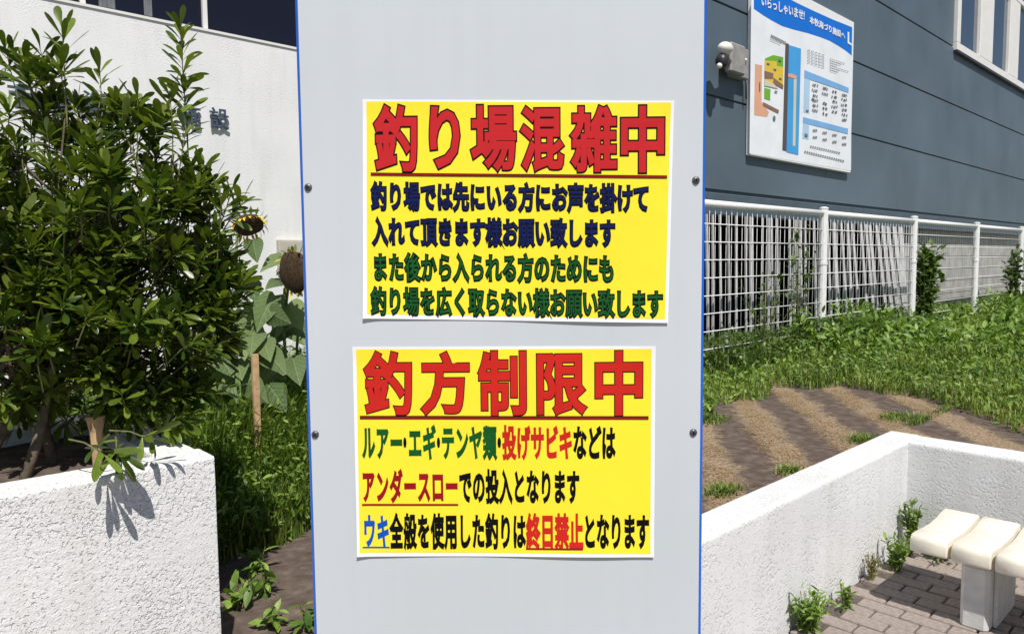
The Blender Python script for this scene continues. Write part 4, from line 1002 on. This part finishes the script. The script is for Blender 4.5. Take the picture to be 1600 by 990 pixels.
# weeds along the foot of the low wall
plant('weed', 'bushy green weed at the foot of the low wall, nearest the frame bottom', 'weed', tuple(onz(1262, 985, 0)), .17, .12, 26, 14, .045, .014)
plant('weed', 'small upright green weed in the joint left of the dry weed', 'weed', tuple(onz(1322, 948, 0)), .12, .05, 9, 10, .04, .013)
plant('weed', 'brown withered weed between green weeds at the low wall foot', 'weed', tuple(onz(1362, 905, 0)), .13, .06, 22, 10, .025, .006, 'drygrass')
plant('weed', 'green weed tuft just left of the bench end', 'weed', tuple(onz(1400, 890, 0)), .17, .09, 20, 12, .04, .016)
plant('weed', 'tallest green weed in the wall corner beside the bench', 'weed', tuple(onz(1423, 862, 0)), .30, .07, 18, 16, .042, .016)
plant('weed', 'low green weed row under the far end of the bench', 'weed', tuple(onz(1470, 868, 0)), .10, .2, 34, 12, .035, .014)
# seedlings in the soil at the left
for (x_, y_, lb2, h_, n_) in ((398, 893, 'young broad leaved seedling in shade beside the planter, farthest back', .13, 5), (415, 925, 'largest broad leaved seedling on the soil next to the planter', .15, 6), (432, 975, 'small seedling nearest the frame bottom on bare soil', .11, 4), (374, 950, 'pale seedling close against the planter side', .12, 5), (475, 985, 'thin grassy seedling hard by the blue sign edge', .14, 4)):
    plant('seedling', lb2, 'seedling', tuple(onz(x_, y_, -.02)), h_, .09, n_, 5, .085, .035, 'weed', up=.25)
# climbers on the fence
plant('climbing_shrub', 'dense dark leaved shrub climbing the fence by the second post', 'shrub', (12.35, 3.86, .55), 1.3, .30, 40, 20, .11, .075, 'vine', lean=(.12, 0))
plant('climbing_vine', 'thin pale green vine climbing the fence left of the first post', 'vine', (8.35, 3.93, .55), 1.45, .30, 12, 15, .07, .045, 'vine', lean=(-.05, 0))
plant('climbing_vine', 'low sprawling vine on the fence nearest the sign board', 'vine', (7.5, 3.92, .55), 1.0, .55, 16, 13, .06, .035, 'vine')
plant('climbing_shrub', 'narrow dark shrub at the fence at the right frame edge', 'shrub', (17.6, 3.85, .55), 1.3, .3, 26, 16, .10, .07, 'vine')
q = dep(1590, 493, 13.5); of = empty('orange_flower', tuple(q), 'tiny orange bloom in the weeds by the last fence post', 'flower')
z0 = .56; b = MB(); b.tube([(q[0], q[1], z0), (q[0], q[1], q[2])], .006, 5); b.build('stem', MT['twig'], of)
pm = MB()
for k in range(9):
    a = 2*PI*k/9; V, F = leaf_shape(.07, .05, .1, .2, .6, 3); R_ = frame_to((math.cos(a), math.sin(a), .5), 0); pm.add([Vector(q)+R_ @ Vector(v) for v in V], F.tolist())
pm.build('petals', MT['orange'], of)
# cut branch stubs: wooden stake
q0, q1 = dep(394, 670, 5.0), dep(398, 553, 5.0); sk = MB()
w_ = .022; ax = (Vector(q1)-Vector(q0)).normalized()
q0 = Vector(q0)-ax*.8*(q0[2]/abs(ax.z)) if False else Vector((q0[0], q0[1], 0))
sk.bbox((q1[0]-w_, q1[1]-w_*.6, 0), (q1[0]+w_, q1[1]+w_*.6, q1[2]), .002)
tag(sk.build('wooden_stake', MT['wood']), 'pale wooden stake standing upright among the weeds left of the sign', 'stake')

# ------------------------------------------------------------------ sunflowers
def leafface(d, nrm, roll=0):
    y = Vector(d).normalized(); n_ = Vector(nrm); x = y.cross(n_).normalized(); z = x.cross(y)
    return Matrix((x, y, z)).transposed() @ Matrix.Rotation(roll, 3, 'Y')
def heart(L, Wd):
    out = [(0, 0), (.16, -.10), (.34, -.07), (.46, .10), (.47, .30), (.38, .52), (.22, .76), (.08, .93), (0, 1.02)]
    pts = out + [(-a, b_) for a, b_ in out[-2:0:-1]]; V = [(0, .35*L, -.02*L)]
    V += [(x*Wd, y*L, .10*abs(x)*Wd-.34*L*(max(0, y))**2+.03*L*math.sin(11*y+7*x)*abs(x)*3) for x, y in pts]; n = len(pts)
    mids = [(x*.55*Wd, (.35+(y-.35)*.55)*L, .03*abs(x)*Wd-.34*L*max(0, .35+(y-.35)*.55)**2) for x, y in pts]
    V[0] = (0, .35*L, -.34*L*.12); V += mids
    F = [(0, 1+n+k, 1+n+(k+1) % n) for k in range(n)] + [(1+n+k, 1+k, 1+(k+1) % n, 1+n+(k+1) % n) for k in range(n)]
    return V, F
hq = MB(); V, F = heart(1, .95); hq.add(V, F); heart_me = hq.mesh('leaf', MT['sunleaf'], True)
def sunflower(label, foot, top, heads, leafs):
    root = empty('sunflower', foot, label, 'sunflower'); q = MB()
    f, t = Vector(foot), Vector(top); pts = [f.lerp(t, k/6)+Vector((.02*math.sin(k), .02*math.cos(k*1.3), 0)) for k in range(7)]
    q.tube(pts, [.018-.0012*k for k in range(7)], 8); q.build('stalk', MT['stalk'], root, smooth=True); inv = world_of(root).inverted()
    for (c_, nrm, r_) in heads:
        c_ = Vector(c_); n_ = Vector(nrm).normalized(); a = n_.cross(Vector((0, 0, 1))).normalized(); b_ = n_.cross(a)
        q = MB(); q.tube([t-Vector((0, 0, .12)), t+(c_-t)*.5+Vector((0, 0, .05)), c_-n_*.03], [.012, .012, .014], 7); q.build('neck', MT['stalk'], root, smooth=True)
        V = []; F = []; n = 22; rings = ((0, .035), (.5, .030), (.8, .018), (1.0, .0), (.9, -.03), (.4, -.045), (0.02, -.05))
        for (rr_, h_) in rings:
            for k in range(n):
                tt = 2*PI*k/n; V.append(c_+n_*h_+(a*math.cos(tt)+b_*math.sin(tt))*r_*rr_*(1+.03*math.sin(5*tt)))
        for i in range(len(rings)-1):
            for k in range(n): F.append((i*n+k, i*n+(k+1) % n, (i+1)*n+(k+1) % n, (i+1)*n+k))
        q = MB(); q.add(V, F); hd = q.build('flower_head', MT['disc'], root, smooth=True)
        for k in range(22):
            tt = 2*PI*k/22+random.uniform(-.1, .1); d = (a*math.cos(tt)+b_*math.sin(tt)); s = random.uniform(.6, 1.1)
            q = MB(); V, F = leaf_shape(.055*s, .022, .3, .6, .5, 3); R_ = frame_to(d+n_*random.uniform(-.2, .5)+Vector((0, 0, -.35)), random.uniform(-.6, .6))
            q.add([c_+d*r_*.93+R_ @ Vector(v) for v in V], F.tolist()); q.build('petal', MT['petal'], hd)
        for k in range(16):
            tt = 2*PI*k/16; d = (a*math.cos(tt)+b_*math.sin(tt)); q = MB(); V, F = leaf_shape(.06, .03, .2, -.2, .4, 3); R_ = frame_to(d-n_*.5, random.uniform(-.4, .4))
            q.add([c_-n_*.02+d*r_*.9+R_ @ Vector(v) for v in V], F.tolist()); q.build('sepal', MT['sunleaf'], hd)
    for (p, d, s, rl) in leafs:
        p = Vector(p); d = Vector(d).normalized()
        zc = min(max(p.z-.05, f.z), t.z); on = f.lerp(t, (zc-f.z)/(t.z-f.z))
        q = MB(); q.tube([on, on.lerp(p, .5)+Vector((0, 0, .03)), p], [.006, .005, .004], 5); q.build('leaf_stalk', MT['stalk'], root, smooth=True)
        o = bpy.data.objects.new('leaf', heart_me); COL.objects.link(o); o.parent = root; o.matrix_parent_inverse = inv
        o.matrix_basis = Matrix.Translation(p) @ leafface(d+Vector((0, 0, -.45)), -FV*.9+Vector((0, 0, .9)), rl*1.5).to_4x4() @ Matrix.Scale(s*.92, 4)
RV, FV = Vector(RT), Vector((math.cos(YAW), math.sin(YAW), 0))
def pf(x, y, Zd): return tuple(dep(x, y, Zd))
def foot_at(x, y, Zd): p = dep(x, y, Zd); return (p[0], p[1], float(terrain(p[0], p[1])))
cam_d = lambda r_, f_, u_: tuple(RV*r_+FV*f_+Vector((0, 0, u_)))
sunflower('sunflower with a drooping dark head and yellow petals beside the bush top', foot_at(375, 400, 5.7), pf(372, 345, 5.5), [(pf(389, 353, 5.3), cam_d(.35, -.5, -.7), .105)],
    [(pf(370, 395, 5.6), cam_d(-.6, -.6, .1), 0.253, .2), (pf(395, 375, 5.7), cam_d(.3, -.5, -.7), 0.184, 0), (pf(345, 440, 5.6), cam_d(-.4, -.7, -.3), 0.276, .3), (pf(385, 440, 5.6), cam_d(.5, -.6, .0), 0.230, -.2), (pf(350, 520, 5.6), cam_d(-.5, -.5, -.1), 0.230, 0), (pf(365, 340, 5.7), cam_d(.2, -.4, .3), 0.115, 0)])
sunflower('sunflower with the biggest brown seed disc, half hidden by the sign edge', foot_at(448, 460, 5.6), pf(446, 450, 5.5), [(pf(460, 425, 5.2), cam_d(-.45, -.8, -.1), .150)],
    [(pf(440, 402, 5.5), cam_d(-.9, -.5, .1), 0.196, .1), (pf(430, 462, 5.5), cam_d(-.5, -.8, -.35), 0.310, .1), (pf(450, 475, 5.5), cam_d(.6, -.7, -.2), 0.253, 0), (pf(425, 540, 5.5), cam_d(-.8, -.6, 0), 0.253, .3), (pf(458, 560, 5.5), cam_d(.4, -.8, -.3), 0.230, 0), (pf(450, 500, 5.6), cam_d(.7, .3, -.1), 0.253, 0), (pf(440, 440, 5.5), cam_d(-.3, -.6, .3), 0.161, 0)])
def ring_leaves(x0, y0, y1, Zd, n, s0):
    out = []
    for k in range(n):
        t = k/(n-1); side = math.sin(k*2.4+x0)
        out.append((pf(x0+26*side, y0+(y1-y0)*t+random.uniform(-6, 6), Zd-.08), cam_d(side*1.0+random.uniform(-.3, .3), -.6, random.uniform(-.35, .15)), s0*random.uniform(.75, 1.1), random.uniform(-.5, .5)))
    return out
sunflower('young sunflower without a bloom standing lowest among the leaves', foot_at(400, 560, 5.6), pf(398, 470, 5.6), [], ring_leaves(395, 470, 600, 5.5, 10, .23)+ring_leaves(365, 540, 600, 5.4, 4, .20))
sunflower('flowerless sunflower farthest back against the white wall', foot_at(440, 520, 6.2), pf(428, 462, 6.2), [], ring_leaves(430, 480, 620, 6.1, 10, .26))
sunflower('leafy flowerless sunflower behind the bush edge', foot_at(330, 520, 5.4), pf(325, 440, 5.4), [], ring_leaves(325, 440, 610, 5.3, 11, .24))
sunflower('bloomless sunflower in deep leaf between the stake and the bush', foot_at(365, 520, 5.9), pf(362, 455, 5.9), [], ring_leaves(362, 455, 600, 5.8, 12, .24))
sunflower('sunflower stem of pale leaves directly against the sign edge', foot_at(470, 560, 5.8), pf(468, 500, 5.8), [], ring_leaves(462, 500, 620, 5.7, 10, .24))
# round vent grille near the beige box
vc = onY(462, 410, YB-.08); q = MB(); n = 24
vg = empty('vent_grille', tuple(vc), 'round dark wire vent grille on the white wall behind the sunflower disc', 'vent')
q.tube([(vc[0]+.13*math.cos(2*PI*k/n), YB-.05, vc[2]+.13*math.sin(2*PI*k/n)) for k in range(n+1)], .012, 6, cap=False); q.build('rim', MT['greybox'], vg, smooth=True)
for k in range(7):
    h_ = -.10+k*.033; l_ = math.sqrt(.0169-h_*h_)
    q = MB(); q.tube([(vc[0]-l_, YB-.05, vc[2]+h_), (vc[0]+l_, YB-.05, vc[2]+h_)], .006, 5); q.build('bar', MT['greybox'], vg, smooth=True)
